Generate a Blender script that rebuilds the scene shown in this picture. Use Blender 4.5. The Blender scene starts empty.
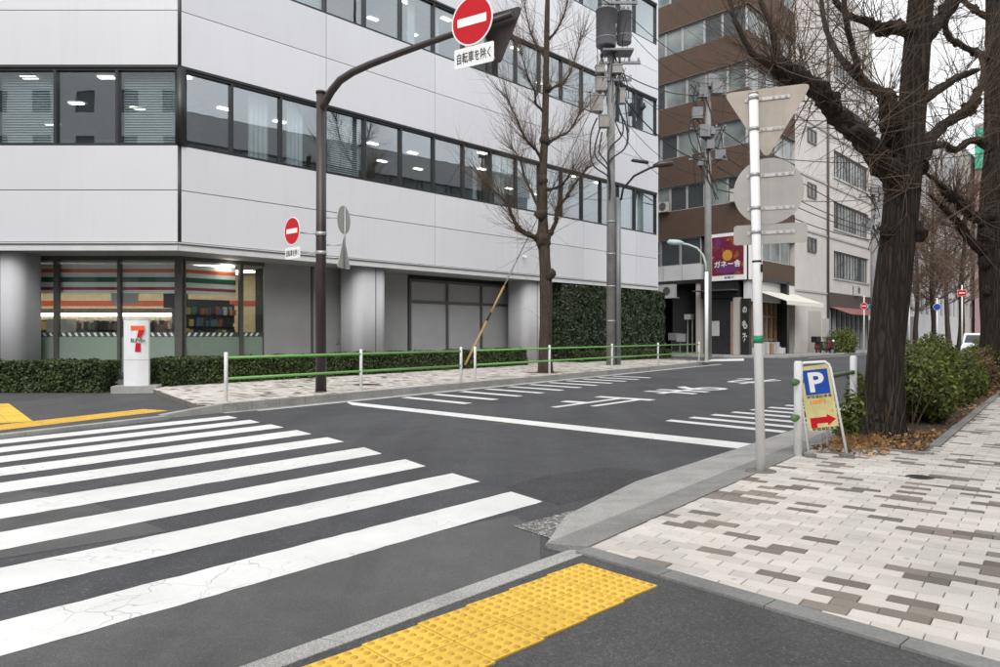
import bpy, math, random
import numpy as np
from mathutils import Vector, Matrix, noise as mnoise

R = math.radians
sc = bpy.context.scene
COL = sc.collection
random.seed(7)
rng = np.random.default_rng(7)

# ------------------------------------------------------------------ camera, sky, sun, exposure
EYE = 1.36                      # metres above the road
FPX, HOR = 722.0, 335.0         # focal length and horizon of the photograph in its own pixels (for surveying)
cam_data = bpy.data.cameras.new('Camera')
cam_data.sensor_width = 36.0
cam_data.lens = 36.0 * FPX / 1000.0
cam_data.shift_y = (HOR - 333.5) / 1000.0
cam_data.clip_end = 3000
cam = bpy.data.objects.new('Camera', cam_data)
cam.location = (0, 0, EYE)
cam.rotation_euler = (R(90), 0, 0)
COL.objects.link(cam)
sc.camera = cam

SUN_EL, SUN_AZ = 42.0, 186.0    # azimuth clockwise from +Y: a bright patch of cloud behind the camera
world = bpy.data.worlds.new('World')
sc.world = world
world.use_nodes = True
nt = world.node_tree
nt.nodes.clear()
wo = nt.nodes.new('ShaderNodeOutputWorld')
bg = nt.nodes.new('ShaderNodeBackground')
sky = nt.nodes.new('ShaderNodeTexSky')
sky.sky_type = 'NISHITA'
sky.sun_disc = False
sky.sun_elevation = R(SUN_EL)
sky.sun_rotation = R(SUN_AZ)
sky.air_density = 1.0
sky.dust_density = 4.0
hs = nt.nodes.new('ShaderNodeHueSaturation')
hs.inputs['Saturation'].default_value = 0.15
cl = nt.nodes.new('ShaderNodeTexNoise')
cl.inputs['Scale'].default_value = 2.2
cl.inputs['Detail'].default_value = 5
rp = nt.nodes.new('ShaderNodeValToRGB')
rp.color_ramp.elements[0].position = 0.3
rp.color_ramp.elements[0].color = (5.6, 5.75, 6.1, 1)
rp.color_ramp.elements[1].position = 0.75
rp.color_ramp.elements[1].color = (10.2, 10.3, 10.5, 1)
mx = nt.nodes.new('ShaderNodeMix')
mx.data_type = 'RGBA'
mx.inputs[0].default_value = 0.88      # how closed the cloud cover is
nt.links.new(sky.outputs[0], hs.inputs['Color'])
nt.links.new(cl.outputs['Fac'], rp.inputs[0])
nt.links.new(hs.outputs[0], mx.inputs[6])
nt.links.new(rp.outputs[0], mx.inputs[7])
nt.links.new(mx.outputs[2], bg.inputs['Color'])
bg.inputs['Strength'].default_value = 0.1
nt.links.new(bg.outputs[0], wo.inputs[0])

sun_d = bpy.data.lights.new('Sun', 'SUN')
sun_d.energy = 1.5
sun_d.angle = R(50)
sun_d.color = (1.0, 0.975, 0.94)
sun = bpy.data.objects.new('Sun', sun_d)
sun.rotation_euler = (R(90 - SUN_EL), 0, R(180 - SUN_AZ))
COL.objects.link(sun)

sc.view_settings.view_transform = 'Standard'
sc.view_settings.look = 'None'
sc.view_settings.exposure = 0.80
sc.view_settings.gamma = 1.0
sc.view_settings.use_curve_mapping = False
sc.render.engine = 'CYCLES'
sc.cycles.max_bounces = 7
sc.cycles.diffuse_bounces = 3
sc.cycles.glossy_bounces = 3
sc.cycles.transparent_max_bounces = 16
sc.cycles.use_denoising = True
sc.cycles.sample_clamp_indirect = 6.0

# ------------------------------------------------------------------ surveying helpers
def g(px, py, z=0.0):
    """ground point seen at a pixel of the photograph, on the level z"""
    d = FPX * (EYE - z) / (py - HOR)
    return ((px - 500) / FPX * d, d)

def at(px, py, d):
    """point at depth d"""
    return Vector(((px - 500) / FPX * d, d, EYE + (HOR - py) / FPX * d))

class Fr:
    """a plan frame: origin, u along bearing a (degrees from +Y towards +X), n to one side"""
    def __init__(s, o, a, side=1):
        s.o = Vector((o[0], o[1], 0)); a = R(a)
        s.u = Vector((math.sin(a), math.cos(a), 0))
        s.n = Vector((math.cos(a), -math.sin(a), 0)) * side
        s.side = side
    def p(s, u, n, z=0.0):
        v = s.o + s.u * u + s.n * n
        return Vector((v.x, v.y, z))
    def inv(s, x, y):
        d = Vector((x, y, 0)) - s.o
        return d.dot(s.u), d.dot(s.n)

# ------------------------------------------------------------------ mesh builder
class MB:
    def __init__(s):
        s.v = []; s.f = []; s.m = []; s.sm = []
    def add(s, vs, fs, m=0, smooth=False):
        b = len(s.v)
        s.v.extend([tuple(v) for v in vs])
        for f in fs:
            s.f.append(tuple(i + b for i in f)); s.m.append(m); s.sm.append(smooth)
    def hexa(s, c, m=0):
        s.add(c, [(3, 2, 1, 0), (4, 5, 6, 7), (0, 1, 5, 4), (1, 2, 6, 5), (2, 3, 7, 6), (3, 0, 4, 7)], m)
    def box(s, x0, x1, y0, y1, z0, z1, m=0):
        s.hexa([(x0, y0, z0), (x1, y0, z0), (x1, y1, z0), (x0, y1, z0), (x0, y0, z1), (x1, y0, z1), (x1, y1, z1), (x0, y1, z1)], m)
    def fbox(s, fr, u0, u1, n0, n1, z0, z1, m=0):
        c = [fr.p(u0, n0, z0), fr.p(u1, n0, z0), fr.p(u1, n1, z0), fr.p(u0, n1, z0),
             fr.p(u0, n0, z1), fr.p(u1, n0, z1), fr.p(u1, n1, z1), fr.p(u0, n1, z1)]
        if fr.side > 0: c = [c[3], c[2], c[1], c[0], c[7], c[6], c[5], c[4]]
        s.hexa(c, m)
    def prism(s, poly, z0, z1, m=0):
        n = len(poly)
        ar = sum(poly[i][0] * poly[(i + 1) % n][1] - poly[(i + 1) % n][0] * poly[i][1] for i in range(n))
        if ar < 0: poly = poly[::-1]
        vs = [(p[0], p[1], z0) for p in poly] + [(p[0], p[1], z1) for p in poly]
        fs = [tuple(range(n))[::-1], tuple(range(n, 2 * n))] + [(i, (i + 1) % n, n + (i + 1) % n, n + i) for i in range(n)]
        s.add(vs, fs, m)
    def sheet(s, poly, z, m=0):
        n = len(poly)
        ar = sum(poly[i][0] * poly[(i + 1) % n][1] - poly[(i + 1) % n][0] * poly[i][1] for i in range(n))
        if ar < 0: poly = poly[::-1]
        s.add([(p[0], p[1], z) for p in poly], [tuple(range(n))], m)
    def extr(s, poly, o, ex, ey, ez, d, m=0, smooth=False):
        """polygon given in the (ex, ey) plane at o, thickened by d along ez"""
        o, ex, ey, ez = Vector(o), Vector(ex), Vector(ey), Vector(ez)
        n = len(poly)
        a = [o + ex * p[0] + ey * p[1] for p in poly]
        s.add(a + [q + ez * d for q in a], [tuple(range(n))[::-1], tuple(range(n, 2 * n))], m)
        s.add(a + [q + ez * d for q in a], [(i, (i + 1) % n, n + (i + 1) % n, n + i) for i in range(n)], m, smooth)
    def tube(s, pts, rad, n=8, m=0, cap=True, smooth=True):
        pts = [Vector(p) for p in pts]
        if not hasattr(rad, '__len__'): rad = [rad] * len(pts)
        b = len(s.v); k = len(pts)
        prev = None
        for i, p in enumerate(pts):
            t = (pts[min(i + 1, k - 1)] - pts[max(i - 1, 0)])
            t = t.normalized() if t.length > 1e-9 else Vector((0, 0, 1))
            if prev is None:
                ref = Vector((1, 0, 0)) if abs(t.x) < .9 else Vector((0, 1, 0))
                e1 = (ref - t * ref.dot(t)).normalized()
            else:
                e1 = prev - t * prev.dot(t)
                e1 = e1.normalized() if e1.length > 1e-6 else t.orthogonal().normalized()
            prev = e1
            e2 = t.cross(e1)
            for j in range(n):
                a = 2 * math.pi * j / n
                q = p + (e1 * math.cos(a) + e2 * math.sin(a)) * rad[i]
                s.v.append((q.x, q.y, q.z))
        for i in range(k - 1):
            for j in range(n):
                j2 = (j + 1) % n
                s.f.append((b + i * n + j, b + i * n + j2, b + (i + 1) * n + j2, b + (i + 1) * n + j)); s.m.append(m); s.sm.append(smooth)
        if cap:
            s.f.append(tuple(b + j for j in range(n))[::-1]); s.m.append(m); s.sm.append(False)
            s.f.append(tuple(b + (k - 1) * n + j for j in range(n))); s.m.append(m); s.sm.append(False)
    def cyl(s, x, y, z0, z1, r, n=16, m=0):
        s.tube([(x, y, z0), (x, y, z1)], r, n, m)
    def ball(s, c, r, n=8, k=5, m=0, sz=1.0):
        c = Vector(c)
        vs = [c + Vector((0, 0, -r * sz))]
        for i in range(1, k):
            a = -math.pi / 2 + math.pi * i / k
            for j in range(n):
                b = 2 * math.pi * j / n
                vs.append(c + Vector((r * math.cos(a) * math.cos(b), r * math.cos(a) * math.sin(b), r * sz * math.sin(a))))
        vs.append(c + Vector((0, 0, r * sz)))
        fs = [(0, 1 + (j + 1) % n, 1 + j) for j in range(n)]
        for i in range(k - 2):
            for j in range(n):
                fs.append((1 + i * n + j, 1 + i * n + (j + 1) % n, 1 + (i + 1) * n + (j + 1) % n, 1 + (i + 1) * n + j))
        L = len(vs) - 1
        fs += [(L, 1 + (k - 2) * n + j, 1 + (k - 2) * n + (j + 1) % n) for j in range(n)]
        s.add(vs, fs, m, True)
    def build(s, name, mats, parent=None, origin=None):
        me = bpy.data.meshes.new(name)
        if origin is None:
            origin = WL.get(parent.name, Vector((0, 0, 0))) if parent else Vector((0, 0, 0))
        origin = Vector(origin)
        me.from_pydata([(v[0] - origin.x, v[1] - origin.y, v[2] - origin.z) for v in s.v], [], s.f)
        if not isinstance(mats, (list, tuple)): mats = [mats]
        for m in mats: me.materials.append(m)
        if len(mats) > 1: me.polygons.foreach_set('material_index', s.m)
        me.polygons.foreach_set('use_smooth', s.sm)
        me.update()
        o = bpy.data.objects.new(name, me)
        COL.objects.link(o)
        if parent:
            o.parent = parent
            WL[o.name] = origin
        else:
            o.location = origin
            WL[o.name] = origin
        return o
WL = {}

def tag(o, label=None, cat=None, group=None, kind=None):
    if label: o['label'] = label
    if cat: o['category'] = cat
    if group: o['group'] = group
    if kind: o['kind'] = kind
    return o

def thing(name, loc, label, cat, group=None):
    o = bpy.data.objects.new(name, None)
    o.empty_display_size = .2
    o.location = loc
    COL.objects.link(o)
    WL[o.name] = Vector(loc)
    return tag(o, label, cat, group)

def np_mesh(name, V, F, mats, parent=None, mi=None, origin=None):
    """V (n,3), F (m,4) arrays"""
    if origin is None:
        origin = WL.get(parent.name, Vector((0, 0, 0))) if parent else Vector((0, 0, 0))
    V = np.asarray(V, dtype=np.float32) - np.array(origin[:], dtype=np.float32)
    F = np.asarray(F, dtype=np.int32)
    k = F.shape[1]
    me = bpy.data.meshes.new(name)
    me.vertices.add(len(V)); me.vertices.foreach_set('co', V.ravel())
    me.loops.add(F.size); me.loops.foreach_set('vertex_index', F.ravel())
    me.polygons.add(len(F)); me.polygons.foreach_set('loop_start', np.arange(len(F), dtype=np.int32) * k)
    if not isinstance(mats, (list, tuple)): mats = [mats]
    for m in mats: me.materials.append(m)
    if mi is not None: me.polygons.foreach_set('material_index', np.asarray(mi, dtype=np.int32))
    me.update(calc_edges=True)
    o = bpy.data.objects.new(name, me)
    COL.objects.link(o)
    WL[o.name] = Vector(origin)
    if parent: o.parent = parent
    else: o.location = origin
    return o

_tc = {}
def text_poly(s, offset=0.0):
    key = (s, offset)
    if key in _tc: return _tc[key]
    cu = bpy.data.curves.new('lettering', 'FONT')
    cu.body = s; cu.size = 1.0; cu.offset = offset; cu.resolution_u = 3
    o = bpy.data.objects.new('lettering', cu)
    COL.objects.link(o)
    dg = bpy.context.evaluated_depsgraph_get()
    me = bpy.data.meshes.new_from_object(o.evaluated_get(dg))
    vs = [(v.co.x, v.co.y) for v in me.vertices]
    fs = [tuple(p.vertices) for p in me.polygons]
    bpy.data.objects.remove(o); bpy.data.curves.remove(cu); bpy.data.meshes.remove(me)
    xs = [v[0] for v in vs]; ys = [v[1] for v in vs]
    x0, x1, y0, y1 = min(xs), max(xs), min(ys), max(ys)
    vs = [((x - x0) / (x1 - x0) - .5, (y - y0) / (y1 - y0) - .5) for x, y in vs]
    _tc[key] = (vs, fs)
    return _tc[key]

def text_on(mb, s, c, ex, ey, w, h, m=0, offset=0.0):
    """lettering fitted into a w x h box centred on c in the (ex, ey) plane"""
    vs, fs = text_poly(s, offset)
    c, ex, ey = Vector(c), Vector(ex), Vector(ey)
    mb.add([c + ex * (x * w) + ey * (y * h) for x, y in vs], fs, m)

def circle(r, n=32, rx=None):
    return [((rx or r) * math.cos(2 * math.pi * i / n), r * math.sin(2 * math.pi * i / n)) for i in range(n)]

def rrect(w, h, r, k=4):
    out = []
    for cx, cy, a0 in ((w / 2 - r, h / 2 - r, 0), (-w / 2 + r, h / 2 - r, 90), (-w / 2 + r, -h / 2 + r, 180), (w / 2 - r, -h / 2 + r, 270)):
        for i in range(k + 1):
            a = R(a0 + 90 * i / k)
            out.append((cx + r * math.cos(a), cy + r * math.sin(a)))
    return out

def rtri(w, h, r, k=4, down=True):
    """rounded triangle, apex down unless told otherwise, centred on its box"""
    P = [Vector((-w / 2, h / 2)), Vector((0, -h / 2)), Vector((w / 2, h / 2))]
    if not down: P = [Vector((p.x, -p.y)) for p in P][::-1]
    out = []
    for i in range(3):
        p, a, b = P[i], P[i - 1], P[(i + 1) % 3]
        q0 = p + (a - p).normalized() * r * 1.6; q1 = p + (b - p).normalized() * r * 1.6
        for j in range(k + 1):
            t = j / k
            q = q0 * (1 - t) ** 2 + p * 2 * t * (1 - t) + q1 * t * t
            out.append((q.x, q.y))
    return out

def smooth(pts, rad, k=6, jit=0.0, rd=None):
    """Catmull-Rom through the points"""
    P = [Vector(p) for p in pts]; out = []; ro = []
    for i in range(len(P) - 1):
        a, b, c, d = P[max(i - 1, 0)], P[i], P[i + 1], P[min(i + 2, len(P) - 1)]
        for j in range(k):
            t = j / k
            q = .5 * ((2 * b) + (c - a) * t + (2 * a - 5 * b + 4 * c - d) * t * t + (3 * b - a - 3 * c + d) * t ** 3)
            r = rad[i] + (rad[i + 1] - rad[i]) * t
            if jit and rd: q = q + Vector((rd.uniform(-1, 1), rd.uniform(-1, 1), rd.uniform(-1, 1))) * jit * r; r *= 1 + rd.uniform(-.12, .16)
            out.append(q); ro.append(r)
    out.append(P[-1]); ro.append(rad[-1])
    return out, ro

# ------------------------------------------------------------------ materials
class NT:
    def __init__(s, name):
        s.mat = bpy.data.materials.new(name); s.mat.use_nodes = True
        s.t = s.mat.node_tree; s.t.nodes.clear()
        s.out = s.t.nodes.new('ShaderNodeOutputMaterial')
        s.geo = s.t.nodes.new('ShaderNodeNewGeometry')
    def n(s, typ, **kw):
        nd = s.t.nodes.new(typ)
        for k, v in kw.items():
            if hasattr(nd, k) and not k[0].isupper(): setattr(nd, k, v)
            else: nd.inputs[k.replace('_', ' ')].default_value = v
        return nd
    def l(s, a, b): s.t.links.new(a, b)
    def pos(s, scale=(1, 1, 1), rot=0):
        m = s.n('ShaderNodeMapping'); m.inputs['Scale'].default_value = scale; m.inputs['Rotation'].default_value = (0, 0, rot)
        s.l(s.geo.outputs['Position'], m.inputs['Vector']); return m.outputs[0]
    def noise(s, scale, detail=3, vec=None, rough=.55, dist=0):
        q = s.n('ShaderNodeTexNoise'); q.inputs['Scale'].default_value = scale; q.inputs['Detail'].default_value = detail
        q.inputs['Roughness'].default_value = rough; q.inputs['Distortion'].default_value = dist
        s.l(vec if vec is not None else s.geo.outputs['Position'], q.inputs['Vector']); return q.outputs['Fac']
    def vor(s, scale, feature='F1', out='Distance', vec=None, rnd=1.0):
        q = s.n('ShaderNodeTexVoronoi'); q.feature = feature; q.inputs['Scale'].default_value = scale; q.inputs['Randomness'].default_value = rnd
        s.l(vec if vec is not None else s.geo.outputs['Position'], q.inputs['Vector']); return q.outputs[out]
    def ramp(s, fac, stops, mode='LINEAR'):
        q = s.n('ShaderNodeValToRGB'); q.color_ramp.interpolation = mode
        e = q.color_ramp.elements
        while len(e) < len(stops): e.new(.5)
        for i, (p, c) in enumerate(stops):
            e[i].position = p
            e[i].color = (c, c, c, 1) if not hasattr(c, '__len__') else (*c[:3], 1)
        s.l(fac, q.inputs[0]); return q.outputs[0]
    def mix(s, fac, a, b, blend='MIX'):
        q = s.n('ShaderNodeMix'); q.data_type = 'RGBA'; q.blend_type = blend
        for sock, x in ((q.inputs[0], fac), (q.inputs[6], a), (q.inputs[7], b)):
            if isinstance(x, (int, float)): sock.default_value = x if sock.type == 'VALUE' else (x, x, x, 1)
            elif isinstance(x, (tuple, list)): sock.default_value = (*x[:3], 1)
            else: s.l(x, sock)
        return q.outputs[2]
    def math(s, op, a, b=0.0):
        q = s.n('ShaderNodeMath'); q.operation = op
        for sock, x in ((q.inputs[0], a), (q.inputs[1], b)):
            if isinstance(x, (int, float)): sock.default_value = x
            else: s.l(x, sock)
        return q.outputs[0]
    def bump(s, h, strength=.3, dist=.01):
        q = s.n('ShaderNodeBump'); q.inputs['Strength'].default_value = strength; q.inputs['Distance'].default_value = dist
        s.l(h, q.inputs['Height']); return q.outputs[0]
    def principled(s, col, rough=.6, metal=0.0, normal=None, spec=.5):
        q = s.n('ShaderNodeBsdfPrincipled')
        for sock, x in (('Base Color', col), ('Roughness', rough), ('Metallic', metal), ('Specular IOR Level', spec)):
            if isinstance(x, (int, float)): q.inputs[sock].default_value = x
            elif isinstance(x, (tuple, list)): q.inputs[sock].default_value = (*x[:3], 1)
            else: s.l(x, q.inputs[sock])
        if normal is not None: s.l(normal, q.inputs['Normal'])
        s.l(q.outputs[0], s.out.inputs[0]); return q

def plain(name, col, rough=.55, metal=0.0, var=.12, scale=6.0, bump=0.0, spec=.5, streak=0.0, isl=0.0):
    """paint, plastic or metal with uneven tone; streak adds vertical weather marks, isl varies it per piece"""
    k = NT(name)
    a = k.noise(scale, 4)
    c = k.mix(k.ramp(a, [(.3, 0.0), (.7, 1.0)]), tuple(x * (1 - var) for x in col), tuple(min(1, x * (1 + var * .6)) for x in col))
    if streak:
        st = k.noise(1.0, 4, k.pos((7, 7, .35)), .6)
        c = k.mix(k.math('MULTIPLY', k.ramp(st, [(.5, 0.0), (.8, 1.0)]), streak), c, tuple(x * .55 for x in col))
    if isl:
        c = k.mix(1.0, c, k.ramp(k.geo.outputs['Random Per Island'], [(0, 1 - isl), (1, 1 + isl * .3)]), 'MULTIPLY')
    nrm = k.bump(k.noise(scale * 8, 3), bump, .004) if bump else None
    k.principled(c, k.ramp(a, [(0, max(0, rough - .08)), (1, min(1, rough + .08))]), metal, nrm, spec)
    return k.mat

def emit(name, col, strength):
    k = NT(name); e = k.n('ShaderNodeEmission'); e.inputs[0].default_value = (*col, 1); e.inputs[1].default_value = strength
    k.l(e.outputs[0], k.out.inputs[0]); return k.mat

def glass(name, tint, refl=1.6, rough=0.0):
    k = NT(name)
    lw = k.n('ShaderNodeLayerWeight'); lw.inputs[0].default_value = .5
    fac = k.math('ADD', k.math('MULTIPLY', k.math('POWER', lw.outputs['Facing'], 4.0), 1 - refl), refl)   # Schlick, refl = head-on reflectance
    t = k.n('ShaderNodeBsdfTransparent'); t.inputs[0].default_value = (*tint, 1)
    gl = k.n('ShaderNodeBsdfGlossy'); gl.inputs['Roughness'].default_value = rough; gl.inputs[0].default_value = (.88, .93, .96, 1)
    b = k.bump(k.noise(.9, 2), .05, .02); k.l(b, gl.inputs['Normal'])
    m = k.n('ShaderNodeMixShader'); k.l(fac, m.inputs[0]); k.l(t.outputs[0], m.inputs[1]); k.l(gl.outputs[0], m.inputs[2])
    k.l(m.outputs[0], k.out.inputs[0]); return k.mat

def asphalt(name, dark, light, speck, patch=.35, warm=(1, 1, 1)):
    k = NT(name)
    big = k.noise(.35, 5, None, .6, .6)
    mid = k.noise(3.0, 4)
    fine = k.noise(95, 2)
    agg = k.vor(110, 'F1', 'Color')
    c = k.mix(k.ramp(fine, [(.3, 0.0), (.7, 1.0)]), dark, light)
    c = k.mix(1.0, c, k.ramp(big, [(.3, 1 - patch), (.5, 1.0), (.72, 1 + patch * .6)]), 'MULTIPLY')
    c = k.mix(1.0, c, k.ramp(mid, [(.3, .9), (.7, 1.1)]), 'MULTIPLY')
    sep = k.n('ShaderNodeSeparateColor'); k.l(agg, sep.inputs[0])
    c = k.mix(k.math('MULTIPLY', k.ramp(sep.outputs[0], [(.9, 0.0), (.97, 1.0)]), speck), c, (.22, .215, .21))
    c = k.mix(1.0, c, warm, 'MULTIPLY')
    st = k.noise(1.0, 4, k.pos((1.6, .12, 1), R(40)), .6, .4)
    c = k.mix(1.0, c, k.ramp(st, [(.3, .84), (.5, 1.0), (.7, 1.12)]), 'MULTIPLY')
    sp = k.noise(1.1, 6, None, .7)
    c = k.mix(k.math('MULTIPLY', k.ramp(sp, [(.62, 0.0), (.74, 1.0)]), .35), c, (.028, .027, .026))
    h = k.math('ADD', fine, k.math('MULTIPLY', k.vor(110), .7))
    k.principled(c, .82, 0, k.bump(h, .55, .006), .35)
    return k.mat

def road_paint(name, col, wear=.5):
    k = NT(name)
    n1 = k.noise(2.2, 5, None, .65); n2 = k.noise(60, 3)
    warp = k.n('ShaderNodeVectorMath'); warp.operation = 'ADD'
    nn = k.n('ShaderNodeTexNoise'); nn.inputs['Scale'].default_value = 3.5; k.l(k.geo.outputs['Position'], nn.inputs['Vector'])
    sc_ = k.n('ShaderNodeVectorMath'); sc_.operation = 'SCALE'; sc_.inputs['Scale'].default_value = .35; k.l(nn.outputs['Color'], sc_.inputs[0])
    k.l(k.geo.outputs['Position'], warp.inputs[0]); k.l(sc_.outputs[0], warp.inputs[1])
    ed = k.vor(3.6, 'DISTANCE_TO_EDGE', 'Distance', warp.outputs[0])
    crack = k.math('MULTIPLY', k.ramp(ed, [(.006, 1.0), (.016, 0.0)]), k.ramp(k.noise(.9, 3), [(.47, 0.0), (.6, 1.0)]))
    c = k.mix(k.ramp(n1, [(.35, 0.0), (.75, 1.0)]), col, tuple(x * .86 for x in col))
    worn = k.math('MULTIPLY', k.ramp(n2, [(.6, 0.0), (.72, 1.0)]), k.ramp(n1, [(.45, 0.0), (.7, wear)]))
    c = k.mix(worn, c, (.3, .3, .3))
    chip = k.math('MULTIPLY', k.ramp(k.noise(22, 5, None, .7), [(.63, 0.0), (.68, 1.0)]), k.ramp(k.noise(.7, 3), [(.45, .0), (.65, .75)]))
    c = k.mix(chip, c, (.17, .17, .17))
    c = k.mix(k.math('MULTIPLY', k.ramp(k.noise(.5, 4, None, .6, .5), [(.4, 0.0), (.75, .45)]), 1.0), c, tuple(x * .62 for x in col))
    c = k.mix(k.math('MULTIPLY', crack, .6), c, (.2, .2, .2))
    k.principled(c, .62, 0, k.bump(n2, .25, .004), .4)
    return k.mat

def stone(name, a, b, scale=70, bump=.3, streak=False):
    k = NT(name)
    f = k.noise(scale, 3); m = k.noise(1.6, 5, None, .65)
    c = k.mix(k.ramp(f, [(.3, 0.0), (.7, 1.0)]), a, b)
    c = k.mix(1.0, c, k.ramp(m, [(.3, .72), (.55, 1.0), (.8, 1.1)]), 'MULTIPLY')
    k.principled(c, .85, 0, k.bump(f, bump, .004), .3)
    return k.mat

def leafmat(name, stops, rough=.5, trans=.25):
    k = NT(name)
    c = k.ramp(k.geo.outputs['Random Per Island'], stops)
    c = k.mix(1.0, c, k.ramp(k.noise(1.4, 3), [(.3, .75), (.7, 1.2)]), 'MULTIPLY')
    d = k.principled(c, rough, 0, None, .4)
    tr = k.n('ShaderNodeBsdfTranslucent'); k.l(c, tr.inputs[0])
    m = k.n('ShaderNodeMixShader'); m.inputs[0].default_value = trans
    k.l(d.outputs[0], m.inputs[1]); k.l(tr.outputs[0], m.inputs[2]); k.l(m.outputs[0], k.out.inputs[0])
    return k.mat

def barkmat(name, a, b, vs=1.0, bump=.9):
    k = NT(name)
    v = k.pos((11 * vs, 11 * vs, .95 * vs))
    r1 = k.noise(1.6, 6, v, .65, .8)
    wv = k.n('ShaderNodeVectorMath'); wv.operation = 'ADD'
    wn = k.n('ShaderNodeTexNoise'); wn.inputs['Scale'].default_value = 1.1; wn.inputs['Detail'].default_value = 4; k.l(v, wn.inputs['Vector']); k.l(v, wv.inputs[0]); k.l(wn.outputs['Color'], wv.inputs[1])
    r2 = k.vor(1.7, 'DISTANCE_TO_EDGE', 'Distance', wv.outputs[0])
    c = k.mix(k.ramp(r1, [(.32, 0.0), (.68, 1.0)]), a, b)
    c = k.mix(k.ramp(r2, [(.0, .7), (.16, 0.0)]), c, tuple(x * .4 for x in a))
    h = k.math('ADD', r1, k.math('MULTIPLY', k.ramp(r2, [(0, 0.0), (.25, 1.0)]), .8))
    k.principled(c, .9, 0, k.bump(h, bump, .03), .2)
    return k.mat

M = {}
M['road'] = asphalt('road_asphalt', (.046, .047, .051), (.084, .085, .090), .4, .22)
M['walk_asphalt'] = asphalt('footway_asphalt', (.050, .050, .050), (.102, .101, .099), .36, .22)
M['patch_asphalt'] = asphalt('old_patch_asphalt', (.080, .078, .077), (.126, .123, .120), .2, .34)
M['dark_asphalt'] = asphalt('new_patch_asphalt', (.034, .034, .036), (.068, .068, .071), .4, .25)
M['white_line'] = road_paint('white_road_paint', (.77, .77, .75), .7)
def tactmat():
    k = NT('yellow_tactile_tile')
    oi = k.n('ShaderNodeObjectInfo')
    n1 = k.noise(7, 5, None, .65); n2 = k.noise(70, 3)
    c = k.mix(k.ramp(n1, [(.3, 0.0), (.75, 1.0)]), (.86, .56, .075), (.72, .45, .07))
    c = k.mix(1.0, c, k.ramp(oi.outputs['Random'], [(0, .84), (1, 1.04)]), 'MULTIPLY')
    c = k.mix(k.math('MULTIPLY', k.ramp(n2, [(.56, 0.0), (.7, 1.0)]), k.ramp(n1, [(.4, .15), (.7, .6)])), c, (.36, .25, .10))
    k.principled(c, .7, 0, k.bump(n2, .3, .003), .3)
    return k.mat
M['tactile'] = tactmat()
M['tactile_dome'] = plain('ochre_tactile_dome', (.60, .36, .05), .7, 0, .25, 25)  # domes coloured a darker ochre than the tile
M['old_yellow'] = plain('worn_yellow_paint', (.16, .14, .06), .8, 0, .4, 40)
M['kerb'] = stone('kerb_granite', (.15, .148, .142), (.42, .415, .40), 70, .4)
M['concrete'] = stone('gutter_concrete', (.29, .285, .27), (.42, .41, .39), 60, .3)
M['kerb_speckled'] = stone('speckled_kerb', (.17, .165, .155), (.62, .61, .58), 120, .5)
M['kerb_concrete'] = stone('kerb_concrete', (.20, .196, .186), (.30, .295, .28), 60, .3)
M['aggregate'] = None
M['border'] = stone('border_concrete', (.20, .2, .19), (.27, .268, .258), 60, .25)
def paver(name, col, var):
    k = NT(name)
    oi = k.n('ShaderNodeObjectInfo')
    r = k.math('FRACT', k.math('ADD', k.geo.outputs['Random Per Island'], oi.outputs['Random']))
    f = k.noise(150, 2); d = k.noise(.9, 5, None, .65)
    c = k.mix(k.ramp(f, [(.3, 0.0), (.7, 1.0)]), tuple(x * .88 for x in col), tuple(min(1, x * 1.06) for x in col))
    c = k.mix(1.0, c, k.ramp(r, [(0, 1 - var), (1, 1 + var * .5)]), 'MULTIPLY')
    c = k.mix(1.0, c, k.ramp(d, [(.3, .80), (.6, 1.0)]), 'MULTIPLY')
    gum = k.vor(3.2, 'F1', 'Distance'); c = k.mix(k.math('MULTIPLY', k.ramp(gum, [(.045, 1.0), (.06, 0.0)]), .45), c, (.16, .15, .14))
    k.principled(c, .8, 0, k.bump(f, .3, .003), .3)
    return k.mat
M['paver_light'] = paver('cream_paver', (.66, .615, .56), .16)
M['paver_dark'] = paver('brown_paver', (.255, .22, .19), .3)
M['joint'] = stone('paver_joint_sand', (.15, .135, .12), (.22, .20, .18), 90, .3)
def paver_far():
    k = NT('distant_paving')
    b = k.n('ShaderNodeTexBrick'); b.inputs['Scale'].default_value = 1.0
    b.inputs['Brick Width'].default_value = .214; b.inputs['Row Height'].default_value = .107; b.inputs['Mortar Size'].default_value = .004
    b.inputs['Color1'].default_value = (.60, .555, .505, 1); b.inputs['Color2'].default_value = (.45, .41, .37, 1); b.inputs['Mortar'].default_value = (.28, .25, .22, 1)
    k.l(k.pos((1, 1, 1), R(38)), b.inputs['Vector'])
    k.principled(b.outputs[0], .8); return k.mat
M['paver_far'] = paver_far()
def agg():
    k = NT('exposed_aggregate')
    v = k.vor(42, 'F1', 'Color'); sep = k.n('ShaderNodeSeparateColor'); k.l(v, sep.inputs[0])
    e = k.vor(42, 'DISTANCE_TO_EDGE', 'Distance')
    c = k.ramp(sep.outputs[0], [(0, (.10, .098, .095)), (.5, (.25, .24, .23)), (1, (.46, .44, .42))])
    c = k.mix(k.ramp(e, [(.03, 1.0), (.12, 0.0)]), c, (.06, .058, .055))
    k.principled(c, .8, 0, k.bump(e, .8, .008)); return k.mat
M['aggregate'] = agg()
M['soil'] = stone('bed_soil', (.05, .038, .028), (.11, .085, .062), 40, .6)
M['red_soil'] = stone('red_soil', (.16, .085, .05), (.25, .14, .085), 40, .6)

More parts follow.
